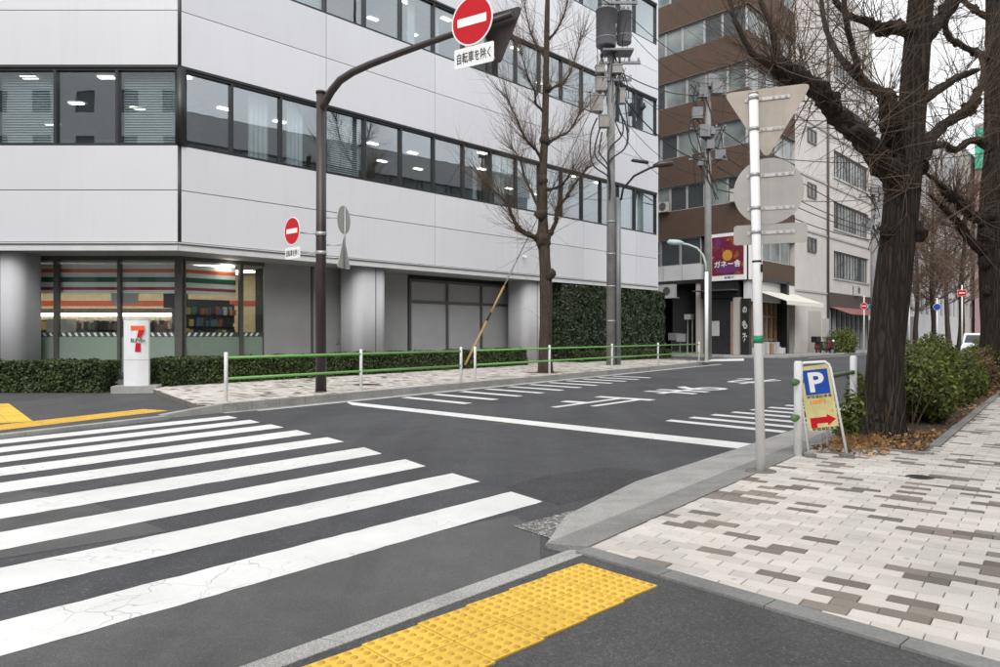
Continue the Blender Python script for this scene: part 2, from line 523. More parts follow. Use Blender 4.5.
def panelmat():
    k = NT('white_metal_panel')
    oi = k.n('ShaderNodeObjectInfo')
    c = k.mix(k.noise(.5, 3), (.60, .605, .635), (.66, .665, .69))
    c = k.mix(1.0, c, k.ramp(oi.outputs['Random'], [(0, .92), (1, 1.03)]), 'MULTIPLY')
    st = k.noise(1.0, 5, k.pos((5, 5, .25)), .6)
    c = k.mix(k.math('MULTIPLY', k.ramp(st, [(.5, 0.0), (.85, 1.0)]), .13), c, (.36, .36, .37))
    k.principled(c, .34, 0, k.bump(k.noise(.8, 2), .06, .05), .5); return k.mat
M['panel'] = panelmat()
M['black_frame'] = plain('black_window_frame', (.018, .019, .021), .4)
M['backing'] = plain('dark_joint_backing', (.03, .03, .033), .8)
M['glass'] = glass('office_glass', (.85, .885, .89), .21)
M['shop_glass'] = glass('shop_glass', (.95, .97, .955), .03)
M['far_glass'] = None
def farglass():
    k = NT('distant_window_glass')
    c = k.ramp(k.noise(.5, 2), [(.35, (.10, .115, .115)), (.65, (.26, .30, .285))])
    k.principled(c, .12, 0, None, .6); return k.mat
M['far_glass'] = farglass()
M['dark_glass'] = plain('dark_window_glass', (.05, .058, .06), .08, 0, .3, .8)
M['ceiling'] = plain('office_ceiling', (.50, .51, .51), .8)
M['office_floor'] = plain('office_floor', (.28, .28, .28), .7)
M['office_wall'] = plain('office_wall', (.56, .59, .61), .8, 0, .35, .4)
M['blind'] = plain('pale_blind', (.62, .68, .70), .7, 0, .1, 2)
M['office_lamp'] = emit('office_lamp', (1.0, .95, .80), 4.0)
M['shop_lamp'] = emit('shop_lamp', (1.0, .95, .84), 5.0)
M['soffit'] = plain('soffit_panel', (.42, .42, .42), .7)
M['fascia'] = plain('fascia_metal', (.60, .605, .615), .4, 0, .08, 2, 0, .5, .12)
M['column'] = plain('column_panel', (.50, .50, .515), .75, 0, .06, 1.5, 0, .5, .1)
M['grey_panel'] = plain('grey_wall_panel', (.30, .30, .30), .55, 0, .08, 1.2)
M['grey_panel_light'] = plain('light_grey_shutter', (.34, .345, .35), .55, 0, .08, 1.2)
M['mullion'] = plain('bronze_mullion', (.085, .08, .074), .45)
M['cream_wall'] = plain('cream_shop_wall', (.72, .60, .38), .7)
M['shop_red'] = plain('shop_red_band', (.60, .10, .04), .6)
M['stripe_white'] = plain('stripe_white', (.86, .86, .85), .5, 0, .05)
M['stripe_orange'] = plain('stripe_orange', (.75, .12, .03), .5, 0, .05)
M['stripe_green'] = plain('stripe_green', (.01, .115, .055), .5, 0, .05)
M['stripe_red'] = plain('stripe_red', (.34, .012, .03), .5, 0, .05)
M['frost'] = plain('frosted_film', (.30, .345, .30), .5, 0, .08, .8)
M['shelf_dark'] = plain('dark_rack', (.022, .022, .024), .5, 0, .3, 8)
M['shelf_mid'] = plain('shop_goods', (.20, .17, .13), .6, 0, .5, 12)
def goodsmat():
    k = NT('packaged_goods')
    c = k.ramp(k.geo.outputs['Random Per Island'], [(0, (.02, .02, .025)), (.3, (.10, .07, .05)), (.45, (.30, .06, .04)), (.55, (.5, .48, .42)), (.7, (.05, .14, .10)), (.82, (.45, .33, .10)), (.92, (.05, .08, .22)), (1, (.6, .6, .58))], 'CONSTANT')
    k.principled(c, .5); return k.mat
M['goods'] = goodsmat()
M['white_plastic'] = plain('white_plastic', (.74, .75, .77), .4, 0, .06, 3, 0, .5, .06)
M['white_paint'] = plain('white_pole_paint', (.85, .855, .85), .42, 0, .05, 5, .05, .5, .06)
M['sign_white'] = plain('sign_white', (.80, .80, .79), .35, 0, .05)
M['sign_red'] = plain('sign_red', (.52, .006, .014), .5, 0, .08, 6, 0, .25)
M['sign_black'] = plain('sign_black', (.015, .015, .016), .4)
M['sign_blue'] = plain('sign_blue', (.012, .07, .38), .35, 0, .1)
M['sign_yellow'] = plain('sign_yellow', (.62, .55, .25), .5, 0, .15, 8)
M['sign_orange'] = plain('sign_orange', (.75, .22, .03), .45)
M['brown_pole'] = plain('brown_pole_paint', (.040, .030, .029), .42, 0, .15, 4)
M['grey_metal'] = plain('galvanised_metal', (.42, .43, .43), .45, .5, .14, 9)
M['sign_back'] = plain('weathered_sign_back', (.40, .385, .36), .5, .2, .12, 4, 0, .5, .45)
M['sign_back_rust'] = plain('stained_sign_back', (.44, .385, .325), .55, .15, .16, 4, 0, .5, .7)
M['tape'] = plain('bracket_band', (.55, .545, .53), .5, .3, .1, 30)
M['green_rail'] = plain('green_rail', (.15, .38, .085), .4, 0, .12, 6)
M['green_rail_dull'] = plain('dull_green_rail', (.10, .17, .06), .55, 0, .3, 12)
M['green_tape'] = plain('green_tape', (.02, .26, .12), .5)
M['post_white'] = plain('post_white', (.80, .81, .80), .45, 0, .1, 8, 0, .5, .15)
M['pole_concrete'] = stone('utility_pole_concrete', (.20, .20, .195), (.29, .288, .28), 30, .2)
M['pole_steel'] = plain('steel_pole', (.19, .20, .205), .5, .3, .12, 3)
M['transformer'] = plain('transformer_grey', (.17, .17, .18), .5, .1, .15, 3)
M['box_grey'] = plain('junction_box_grey', (.24, .225, .21), .55, 0, .15, 4)
M['cable'] = plain('black_cable', (.015, .015, .016), .6)
M['guy_yellow'] = plain('yellow_guard', (.36, .24, .10), .5, 0, .15, 10)
M['mint'] = plain('mint_lamp_paint', (.42, .52, .49), .45)
M['bark'] = barkmat('dark_bark', (.022, .0175, .014), (.068, .053, .041))
M['bark_mid'] = barkmat('brown_bark', (.05, .038, .03), (.115, .09, .07), 2.0, .6)
M['twig'] = plain('twig_bark', (.15, .108, .078), .85, 0, .25, 3, 0, .2, 0, .35)
M['twig_dark'] = plain('dark_limb_bark', (.055, .043, .035), .9, 0, .3, 6, .3, .2)
M['twig_far'] = plain('far_twig_bark', (.20, .145, .11), .9, 0, .25, 3, 0, .2, 0, .3)
M['hedge'] = leafmat('clipped_hedge_leaves', [(0, (.022, .036, .013)), (.5, (.052, .078, .024)), (.85, (.09, .13, .035)), (1, (.15, .19, .055))])
M['ivy'] = leafmat('ivy_leaves', [(0, (.018, .028, .014)), (.6, (.042, .062, .030)), (1, (.085, .115, .05))], .35, .15)
M['bush'] = leafmat('azalea_leaves', [(0, (.03, .045, .010)), (.4, (.085, .115, .022)), (.8, (.165, .19, .035)), (1, (.27, .28, .06))], .5, .3)
M['bush_red'] = leafmat('reddish_leaves', [(0, (.08, .05, .025)), (.5, (.17, .10, .05)), (1, (.26, .16, .07))], .5, .25)
M['dry_leaf'] = leafmat('fallen_leaves', [(0, (.16, .075, .03)), (.45, (.34, .17, .06)), (.8, (.46, .27, .11)), (1, (.60, .42, .22))], .7, .2)
M['hedge_core'] = plain('hedge_light_block', (.02, .022, .012), .9, 0, .3, 20)  # dark fill for the light-blocking box inside hedges
M['brown_tile'] = plain('brown_tile_spandrel', (.092, .059, .042), .75, 0, .10, 2, .1, .25, .22)
M['brown_tile_deep'] = plain('dark_brown_wall', (.055, .04, .032), .6)
M['alu'] = plain('aluminium_frame', (.46, .46, .45), .45, .3)
M['beige'] = plain('beige_render', (.54, .51, .475), .75, 0, .07, .8, .1, .5, .22)
M['beige_dark'] = plain('grey_beige_render', (.40, .375, .345), .75, 0, .07, .8, .1, .5, .2)
M['pale_wall'] = plain('pale_office_wall', (.58, .575, .575), .7, 0, .06, .6, 0, .5, .12)
M['grey_wall'] = plain('grey_office_wall', (.40, .40, .41), .7, 0, .08, .6, 0, .5, .15)
M['pinkish'] = plain('pink_brick_wall', (.33, .215, .22), .7)
M['teal_board'] = plain('green_hoarding', (.05, .38, .25), .5)
M['black_shop'] = plain('black_shopfront', (.012, .012, .013), .45, 0, .3, 2)
M['ac_white'] = plain('aircon_casing', (.45, .45, .43), .5, 0, .1, 5, 0, .5, .3)
M['awning'] = plain('white_awning', (.66, .64, .58), .7)
M['awning_under'] = plain('red_awning', (.24, .10, .09), .7)
M['wood'] = plain('shop_wood', (.30, .20, .12), .6, 0, .25, 6, 0, .5, .3)
M['poster'] = None
def poster():
    k = NT('restaurant_sign_print')
    a = k.noise(1.7, 3, None, .6, 1.0); b = k.noise(3.4, 3, k.pos((1, 1, 1), .6))
    c = k.ramp(a, [(.34, (.30, .10, .02)), (.44, (.17, .010, .028)), (.6, (.14, .008, .045)), (.72, (.09, .015, .075))])
    c = k.mix(k.ramp(b, [(.6, 0.0), (.68, 1.0)]), c, (.36, .15, .02))
    k.principled(c, .4); return k.mat
M['poster'] = poster()
M['poster_purple'] = plain('sign_purple', (.14, .03, .13), .4)
M['poster_gold'] = plain('sign_gold', (.55, .27, .03), .4)
M['tyre'] = plain('rubber', (.015, .015, .015), .8)
M['red_body'] = plain('red_bodywork', (.42, .02, .04), .35)
M['car_white'] = plain('white_car_paint', (.74, .75, .76), .25, 0, .03)
M['iron'] = plain('cast_iron', (.07, .066, .06), .6, .4, .3, 30, .3)
M['blind_face'] = M['blind']

# ================================================================== GROUND
PZ = .06          # level of the near pavement
FZ = .15          # level of the far pavement
P0 = (.55, 4.43)
K = Fr(P0, 38.3)                       # along the right-hand kerb, n towards the pavement
FK = Fr((-4.99, 12.43), 35.5)          # along the far kerb, n towards the road
NK = Fr((-.055, 3.98), 43.0)           # outer edge of the flush kerb at the crossing

mb = MB(); mb.sheet([(-900, -900), (900, -900), (900, 1600), (-900, 1600)], -.03)
tag(mb.build('ground', M['dark_asphalt']), kind='structure')
mb = MB(); mb.sheet([(-120, -60), (120, -60), (140, 260), (-120, 260)], 0.0)
road = tag(mb.build('road', M['road']), kind='structure')

def child_sheet(name, poly, z, mat, parent):
    m = MB(); m.sheet(poly, z); return m.build(name, mat, parent)

# --- crossing: nine bars, each placed by its surveyed right-hand end
bars = [((511, 492), (543, 502)), ((452, 473.5), (480, 482)), ((405, 459.5), (426, 466.5)), ((364, 447.5), (382, 454)),
        ((327, 437.5), (344, 442)), ((297, 430.3), (312, 434.2)), ((271, 424.6), (284, 427.6)), ((250, 420), (260, 422.6)), ((228, 416), (238, 418.2))]
for i, (a, b) in enumerate(bars):
    A = Vector(g(*a)); B = Vector(g(*b))
    ang = R(41.0 - i * .80)
    d = Vector((math.sin(ang), math.cos(ang)))
    L = 6.2
    rj = random.Random(i); ks = 60; n_ = Vector((d.y, -d.x))
    e1 = [A - d * L * q / ks + n_ * rj.gauss(0, .0035) for q in range(ks + 1)]; e2 = [B - d * L * q / ks + n_ * rj.gauss(0, .0035) for q in range(ks + 1)]
    m = MB(); m.add([(p.x, p.y, .004) for p in e1] + [(p.x, p.y, .004) for p in e2], [(q, ks + 1 + q, ks + 2 + q, q + 1)[::-1] for q in range(ks)])
    m.build('crosswalk_bar', M['white_line'], road)
# stop line
a, b, c, d = g(345, 401.6), g(757, 444.5), g(757, 451), g(352, 405.2)
child_sheet('stop_line', [a, b, c, d], .004, M['white_line'], road)
# hatched strips at both kerbs
hd = Vector((math.sin(R(-45)), math.cos(R(-45)), 0))
for i in range(11):
    u = 4.25 + i * 1.0
    p0 = FK.p(u, .45); p1 = p0 - hd * (2.05 - i * .06)
    w = FK.u * .27
    child_sheet('hatch_bar', [(p0.x, p0.y), (p1.x, p1.y), (p1.x + w.x, p1.y + w.y), (p0.x + w.x, p0.y + w.y)], .004, M['white_line'], road)
hd2 = Vector((math.sin(R(-43.5)), math.cos(R(-43.5)), 0))
for i in range(9):
    q = Vector((2.6 + i * .475, 11.4 + i * .41, 0))
    u0, n0 = K.inv(q.x, q.y)
    L = (-.82 - n0) / (-hd2).dot(K.n)
    e = q - hd2 * L
    w = K.u * .24
    child_sheet('hatch_bar', [(q.x, q.y), (e.x, e.y), (e.x + w.x, e.y + w.y), (q.x + w.x, q.y + w.y)], .004, M['white_line'], road)
# lettering for drivers coming towards the camera
tu = Vector((math.sin(R(39.5)), math.cos(R(39.5)), 0))
for ch, c in (('止', (1.90, 14.55)), ('ま', (4.56, 17.75)), ('れ', (7.35, 21.3))):
    m = MB()
    text_on(m, ch, (c[0], c[1], .004), Vector((-tu.y, tu.x, 0)), -tu, 1.35, 2.7, 0, .012)
    m.build('road_lettering', M['white_line'], road)
# white edge line along the far kerb
m = MB(); e = [FK.p(.8, .18), FK.p(26, .18), FK.p(26, .27), FK.p(.8, .27)]
m.sheet([(q.x, q.y) for q in e], .004); m.build('edge_line', M['white_line'], road)
# asphalt repairs
child_sheet('road_patch', [tuple(NK.p(-9, -.02)[:2]), tuple(NK.p(.45, -.02)[:2]), (.28, 5.0), (.1, 5.45), (-2.2, 3.45), (-6.5, -.6)], .002, M['patch_asphalt'], road)
child_sheet('road_patch', [(-7, 5.9), (-3.2, 4.25), (-2.3, 5.0), (-3.6, 6.1), (-7, 7.4)], .002, M['patch_asphalt'], road)
pd = [g(505, 487), g(545, 476), g(600, 468), g(645, 470), g(668, 477), g(640, 487), g(580, 500), g(560, 505)]
child_sheet('road_patch', pd, .002, M['dark_asphalt'], road)
# concrete gutter by the near kerb, with a patch of exposed aggregate
gut = []
for u, n in ((.75, -.66), (2.2, -.84), (5, -.8), (60, -.8)): gut.append(K.p(u, n))
for u, n in ((60, -.1), (-.1, -.1)): gut.append(K.p(u, n))
m = MB()
top = [K.p(u, n, .006) for u, n in ((.75, -.66), (2.2, -.84), (5, -.8), (12, -.8), (60, -.8))]
bot = [K.p(u, n, z) for u, n, z in ((-.05, -.30, .022), (2.0, -.33, .024), (5, -.33, .024), (12, -.33, .024), (60, -.33, .024))]
m.add(top + bot, [(i, 5 + i, 6 + i, 1 + i) for i in range(4)])
gutter = tag(m.build('gutter', M['concrete']), kind='structure')
ag = [g(513, 527), g(572, 511.5), g(600, 519), g(590, 531), g(560, 545), g(553, 540)]
child_sheet('aggregate_patch', ag, .006, M['aggregate'], road)

# --- near footway (asphalt) and its kerbs
near = [NK.p(-9, .17), NK.p(.72, .17), Vector((P0[0], P0[1], 0)), Vector((P0[0] + .678 * 9, P0[1] - .735 * 9, 0)), Vector((3, -9, 0)), Vector((-9, -9, 0))]
m = MB(); m.prism([(p.x, p.y) for p in near], -.02, PZ - .012)
foot = tag(m.build('footway', M['walk_asphalt']), kind='structure')
# flush kerb at the crossing, one stone after another, sloping down to the road
for i in range(14):
    u0 = .72 - (i + 1) * .6; u1 = .72 - i * .6 - .006
    m = MB()
    c = [NK.p(u0, 0, .0), NK.p(u1, 0, .0), NK.p(u1, .185, .0), NK.p(u0, .185, .0), NK.p(u0, 0, .022), NK.p(u1, 0, .022), NK.p(u1, .185, PZ - .006), NK.p(u0, .185, PZ - .006)]
    c = [c[3], c[2], c[1], c[0], c[7], c[6], c[5], c[4]]
    m.hexa(c); m.build('kerb_stone', M['kerb_speckled'], foot)

# --- brick pavement on the right
pave = MB(); pave.sheet([tuple(p[:2]) for p in (K.p(-.02, -.02), K.p(170, -.02), K.p(170, 9), K.p(-12, 9))], PZ - .014)
bd = Vector((.678, -.735, 0)); bn = Vector((.735, .678, 0))     # along the border strip, towards the bricks
pavement = tag(pave.build('pavement', M['joint']), kind='structure')
# clip the joint bed to the border side as well
pavement.data.clear_geometry()
_pp = [tuple(K.p(0, 0)[:2]), tuple(K.p(26, 0)[:2]), tuple(K.p(26, 8.6)[:2]), tuple((Vector((*P0, 0)) + bd * 16 + K.u * 1.0)[:2]), tuple((Vector((*P0, 0)) + bd * 16)[:2])]
pavement.data.from_pydata([(x, y, PZ - .014) for x, y in _pp], [], [tuple(range(len(_pp)))[::-1]])
for i in range(26):                                              # border strip stones
    a = Vector((*P0, 0)) + bd * (i * .6) ; b = a + bd * .594
    m = MB()
    m.prism([tuple((a - bn * .13)[:2]), tuple((b - bn * .13)[:2]), tuple(b[:2]), tuple(a[:2])], -.01, PZ + .002)
    m.build('border_stone', M['border'], pavement)
for i in range(60):                                              # kerb stones by the gutter
    u0 = -.02 + i * .6; m = MB()
    c = [K.p(u0, -.315, -.01), K.p(u0 + .594, -.315, -.01), K.p(u0 + .594, -.003, -.01), K.p(u0, -.003, -.01),
         K.p(u0, -.315, .030), K.p(u0 + .594, -.315, .030), K.p(u0 + .594, -.003, PZ + .006), K.p(u0, -.003, PZ + .006)]
    c = [c[3], c[2], c[1], c[0], c[7], c[6], c[5], c[4]]
    m.hexa(c); m.build('kerb_stone', M['kerb_concrete'], pavement)
child_sheet('far_paving', [tuple(K.p(u, n)[:2]) for u, n in ((26, 0), (170, 0), (170, 10.4), (26, 10.4))], PZ, M['paver_far'], pavement)

def clip(poly, pt, nrm):
    out = []
    for i in range(len(poly)):
        a, b = poly[i], poly[(i + 1) % len(poly)]
        da = (a[0] - pt[0]) * nrm[0] + (a[1] - pt[1]) * nrm[1]; db = (b[0] - pt[0]) * nrm[0] + (b[1] - pt[1]) * nrm[1]
        if da >= 0: out.append(a)
        if (da >= 0) != (db >= 0):
            t = da / (da - db); out.append((a[0] + (b[0] - a[0]) * t, a[1] + (b[1] - a[1]) * t))
    return out

def inframe(x, y, z):
    if y < .5: return False
    px = 500 + x / y * FPX; py = HOR + (EYE - z) / y * FPX
    return -5 < px < 1005 and -5 < py < 672

TL, TW, JT = .214, .107, .0045
def pavers(fr, u0, u1, n0, n1, z, planes, holes, seed, parent, individuals, thick=.022, pdark=.19):
    """running-bond pavers, long side across u; the ones that show largest are objects of their own"""
    rd = random.Random(seed)
    rows = int((u1 - u0) / TW); cols = int((n1 - n0) / TL) + 2
    dark = set()
    for r in range(rows):
        for c in range(cols):
            if rd.random() < pdark * .86:
                dark.add((r, c))
                if rd.random() < .24: dark.add((r + 1, c + rd.choice((0, -1 if r % 2 else 1))))
                if rd.random() < .12: dark.add((r, c + 1))
                if rd.random() < .02: dark.add((r - 1, c)); dark.add((r + 1, c))
    tiles = []
    for r in range(rows):
        for c in range(cols):
            uc = u0 + (r + .5) * TW; nc = n0 + (c + (.5 if r % 2 else 0)) * TL
            if any(h(uc, nc) for h in holes): continue
            p = fr.p(uc, nc)
            q = [tuple(fr.p(uc + du * (TW - JT) / 2, nc + dn * (TL - JT) / 2)[:2]) for du, dn in ((-1, -1), (1, -1), (1, 1), (-1, 1))]
            full = True
            for pt, nr in planes:
                k = clip(q, pt, nr)
                if len(k) != len(q) or any(abs(k[i][0] - q[i][0]) > 1e-6 for i in range(len(k))): full = False
                q = k
                if len(q) < 3: break
            if len(q) < 3: continue
            tiles.append((p.y, p, q, full, (r, c) in dark, rd.uniform(-.0022, .0022)))
    tiles.sort(key=lambda t: t[0])
    stuff = MB(); shared = {}; cnt = 0
    for d, p, q, full, dk, dz in tiles:
        if individuals and cnt < 300 and inframe(p.x, p.y, z):
            cnt += 1
            mt = M['paver_dark' if dk else 'paver_light']
            if full and dk in shared:
                o = bpy.data.objects.new('paver', shared[dk]); COL.objects.link(o)
            else:
                m = MB()
                zz = [(x - p.x, y - p.y) for x, y in q]
                k = len(zz); cx = sum(x for x, _ in zz) / k; cy = sum(y for _, y in zz) / k
                ar = sum(zz[i][0] * zz[(i + 1) % k][1] - zz[(i + 1) % k][0] * zz[i][1] for i in range(k))
                if ar < 0: zz = zz[::-1]
                inn = [(cx + (x - cx) * (1 - .003 / max(.02, abs(Vector((x - cx, y - cy)).length))), cy + (y - cy) * (1 - .006 / max(.02, abs(Vector((x - cx, y - cy)).length)))) for x, y in zz]
                vs = [(x, y, -thick) for x, y in zz] + [(x, y, -.003) for x, y in zz] + [(x, y, 0) for x, y in inn]
                fs = [(i, (i + 1) % k, k + (i + 1) % k, k + i) for i in range(k)] + [(k + i, k + (i + 1) % k, 2 * k + (i + 1) % k, 2 * k + i) for i in range(k)] + [tuple(range(2 * k, 3 * k))]
                m.add(vs, fs)
                o = m.build('paver', mt, None, (0, 0, 0))
                if full: shared[dk] = o.data
            o.location = (p.x, p.y, z + dz); o.parent = parent
        else:
            k = len(q)
            ar = sum(q[i][0] * q[(i + 1) % k][1] - q[(i + 1) % k][0] * q[i][1] for i in range(k))
            if ar < 0: q = q[::-1]
            stuff.add([(x, y, z - thick) for x, y in q] + [(x, y, z + dz) for x, y in q],
                      [tuple(range(k, 2 * k))] + [(i, (i + 1) % k, k + (i + 1) % k, k + i) for i in range(k)], 1 if dk else 0)
    o = stuff.build('paver_field', [M['paver_light'], M['paver_dark']], parent)
    o['kind'] = 'stuff'
    return o
BED0, BED1, BEDN = 5.3, 60.0, 1.02      # planting bed along the kerb (u range, width)
COVER = K.inv(*g(920, 477, PZ))
holes = [lambda u, n: BED0 - .06 < u and -.2 < n < BEDN + .1, lambda u, n: (u - COVER[0]) ** 2 + (n - COVER[1]) ** 2 < .13 ** 2]
pavers(K, -9.5, 26, 0, 10.4, PZ, [(P0, (bn.x, bn.y)), (P0, (K.n.x, K.n.y))], holes, 3, pavement, True)
# planting bed: soil and edging
m = MB(); m.sheet([tuple(K.p(u, n)[:2]) for u, n in ((BED0, .0), (BED1, .0), (BED1, BEDN), (BED0, BEDN))], PZ - .006)
m.build('planting_soil', M['soil'], pavement)
for i in range(24):
    u0 = BED0 + .62 + i * .6
    m = MB(); m.fbox(K, u0, u0 + .593, BEDN, BEDN + .11, PZ - .03, PZ + .018); m.build('bed_edging', M['border'], pavement)
for i in range(2):
    m = MB(); m.fbox(K, BED0 - .08 + .0, BED0 + .03, .05 + i * .55, .05 + i * .55 + .543, PZ - .03, PZ + .016); m.build('bed_edging', M['border'], pavement)
# iron cover
m = MB(); c = K.p(COVER[0], COVER[1], PZ)
m.tube([(c.x, c.y, PZ - .03), (c.x, c.y, PZ + .001)], .118, 24)
for i in range(-3, 4): m.box(c.x - .07, c.x + .07, c.y + i * .024 - .005, c.y + i * .024 + .005, PZ, PZ + .005)
tag(m.build('valve_cover', M['iron'], None, (c.x, c.y, PZ)), 'small round iron valve cover set in the brick paving', 'cover')

c = FK.p(5.2, -1.6, FZ)
m = MB(); m.tube([(c.x, c.y, FZ - .03), (c.x, c.y, FZ + .005)], .33, 28)
for i in range(-4, 5): m.box(c.x - .2, c.x + .2, c.y + i * .055 - .01, c.y + i * .055 + .01, FZ + .004, FZ + .010)
tag(m.build('manhole_cover', M['iron'], None, (c.x, c.y, FZ)), 'round iron manhole cover in the paving behind the guard fence', 'cover')
for q in ((500, 424), (508, 421.5), (514, 423)):
    c = g(*q); child_sheet('survey_mark', [(c[0] - .16, c[1] - .03), (c[0] + .1, c[1] - .05), (c[0] + .16, c[1] + .03), (c[0] - .08, c[1] + .05)], .0035, M['old_yellow'], road)
# --- tactile paving, near: tiles laid on a slightly turned grid, two deep
def tactile_mesh(size, bars=False):
    m = MB(); h = size / 2 - .002
    m.box(-h, h, -h, h, -.02, .0)
    if bars:
        for i in range(4):
            x = (i - 1.5) * size / 4; m.hexa([(x - .014, -h + .012, 0), (x + .014, -h + .012, 0), (x + .014, h - .012, 0), (x - .014, h - .012, 0), (x - .009, -h + .017, .005), (x + .009, -h + .017, .005), (x + .009, h - .017, .005), (x - .009, h - .017, .005)])
    else:
        for i in range(5):
            for j in range(5):
                x = (i - 2) * size / 5; y = (j - 2) * size / 5
                vs = [(x + .019 * math.cos(a), y + .019 * math.sin(a), 0) for a in [2 * math.pi * q / 8 for q in range(8)]] + [(x + .012 * math.cos(a), y + .012 * math.sin(a), .0065) for a in [2 * math.pi * q / 8 for q in range(8)]]
                m.add(vs, [(q, (q + 1) % 8, 8 + (q + 1) % 8, 8 + q) for q in range(8)] + [tuple(range(8, 16))], 1)
    return m
t0 = tactile_mesh(.3).build('tactile_tile', [M['tactile'], M['tactile_dome']], None, (0, 0, 0))
TA = 46.5
tu_ = Vector((math.sin(R(TA)), math.cos(R(TA)), 0)); tn_ = Vector((math.cos(R(TA)), -math.sin(R(TA)), 0))
run = Vector((math.sin(R(43.5)), math.cos(R(43.5)), 0))
first = True
q0 = Vector((*g(582, 562, PZ), 0))                 # corner by the border strip
for i in range(16):
    base = q0 - run * (i * .304)
    off = .0
    for j in range(2):
        c = base - tu_ * .15 + tn_ * (.128 + j * .257)
        o = t0 if first else bpy.data.objects.new('tactile_tile', t0.data)
        if not first: COL.objects.link(o)
        first = False
        o.parent = foot
        o.location = (c.x, c.y, PZ - .004)
        o.rotation_euler = (0, 0, -R(TA)); o.scale = (.85, 1, 1)

# --- far corner footway, far pavement, far kerb
cw = [FK.p(.0, -.06), Vector((-7.9, 16.4, 0)), Vector((-8.3, 22, 0)), Vector((-40, 22, 0)), Vector((-40, -2, 0)), Vector((-16, -1.0, 0)), Vector((-9.2, 5.5, 0)), Vector((-6.75, 9.3, 0)), FK.p(-.84, -.06)]
m = MB(); m.prism([(p.x, p.y) for p in cw], -.02, .05)
corner = tag(m.build('corner_footway', M['walk_asphalt']), kind='structure')
fp = [FK.p(-.1, -.13), FK.p(23.0, -.13), FK.p(26.2, -1.1), FK.p(28.2, -3.6), FK.p(29, -9), Vector((4, 40, 0)), Vector((-12, 24, 0)), Vector((-8.3, 22, 0)), Vector((-7.9, 16.4, 0))]
m = MB(); m.prism([(p.x, p.y) for p in fp], -.02, FZ - .012)
fpave = tag(m.build('far_pavement', M['joint']), kind='structure')
planes = [(tuple(FK.p(0, -.13)[:2]), (-FK.n.x, -FK.n.y))]
lft = (Vector((-7.9, 16.4, 0)) - FK.p(-.1, -.13)).normalized(); planes.append((tuple(FK.p(-.1, -.13)[:2]), (lft.y, -lft.x)))
rgt = (FK.p(29, -9) - FK.p(25.6, -.13)).normalized(); planes.append((tuple(FK.p(25.6, -.13)[:2]), (-rgt.y, rgt.x)))
pits = [FK.inv(1.47, 23.4)]
pavers(FK, -1.5, 28.5, -6.5, 0, FZ, planes, [lambda u, n: abs(u - pits[0][0]) < .75 and abs(n - pits[0][1]) < .55], 5, fpave, False, .02, .17)
m = MB(); m.fbox(FK, pits[0][0] - .74, pits[0][0] + .74, pits[0][1] - .54, pits[0][1] + .54, FZ - .05, FZ - .004)
m.build('tree_pit_soil', M['red_soil'], fpave)
for i in range(40):                       # raised kerb stones
    u0 = .25 + i * .6
    if u0 > 23: break
    m = MB(); m.fbox(FK, u0, u0 + .592, -.15, 0, -.01, FZ + .004); m.build('kerb_stone', M['kerb'], fpave)
m = MB()                                   # ramped stone at the dropped end
c = [FK.p(-.85, -.15, -.01), FK.p(.245, -.15, -.01), FK.p(.245, 0, -.01), FK.p(-.85, 0, -.01), FK.p(-.85, -.15, .058), FK.p(.245, -.15, FZ + .004), FK.p(.245, 0, FZ + .004), FK.p(-.85, 0, .058)]
m.hexa([c[3], c[2], c[1], c[0], c[7], c[6], c[5], c[4]]); m.build('kerb_stone', M['concrete'], fpave)
cv = [FK.p(23, 0), FK.p(25.0, -.25), FK.p(26.6, -1.0), FK.p(27.8, -2.1), FK.p(28.5, -3.6), FK.p(29.1, -9)]
for i in range(5):
    a, b = cv[i], cv[i + 1]; t = (b - a).normalized(); nn = Vector((t.y, -t.x, 0))
    m = MB(); m.prism([tuple(a[:2]), tuple(b[:2]), tuple((b - nn * .15)[:2]), tuple((a - nn * .15)[:2])], -.01, FZ + .004); m.build('kerb_stone', M['kerb'], fpave)
ck = [FK.p(-.86, -.075), Vector((-5.47, 11.72, 0)), Vector((-6.78, 9.28, 0)), Vector((-9.25, 5.45, 0)), Vector((-16, -1.05, 0))]
for i in range(4):
    a, b = ck[i], ck[i + 1]; L_ = (b - a).length; t = (b - a).normalized(); nn = Vector((t.y, -t.x, 0)); k_ = max(1, round(L_ / .6))
    for q in range(k_):
        p, w = a + t * (L_ * q / k_), a + t * (L_ * (q + 1) / k_ - .006); m = MB()
        lo4 = [p - nn * .16, w - nn * .16, w, p]
        m.prism([tuple(x[:2]) for x in lo4], -.01, .056); m.build('kerb_stone', M['concrete'], corner)
# far gutter sheet beside the kerb
m = MB(); m.sheet([tuple(FK.p(u, n)[:2]) for u, n in ((.2, 0), (26, 0), (26, .17), (.2, .17))], .0045)
tag(m.build('far_gutter', M['concrete']), kind='structure')
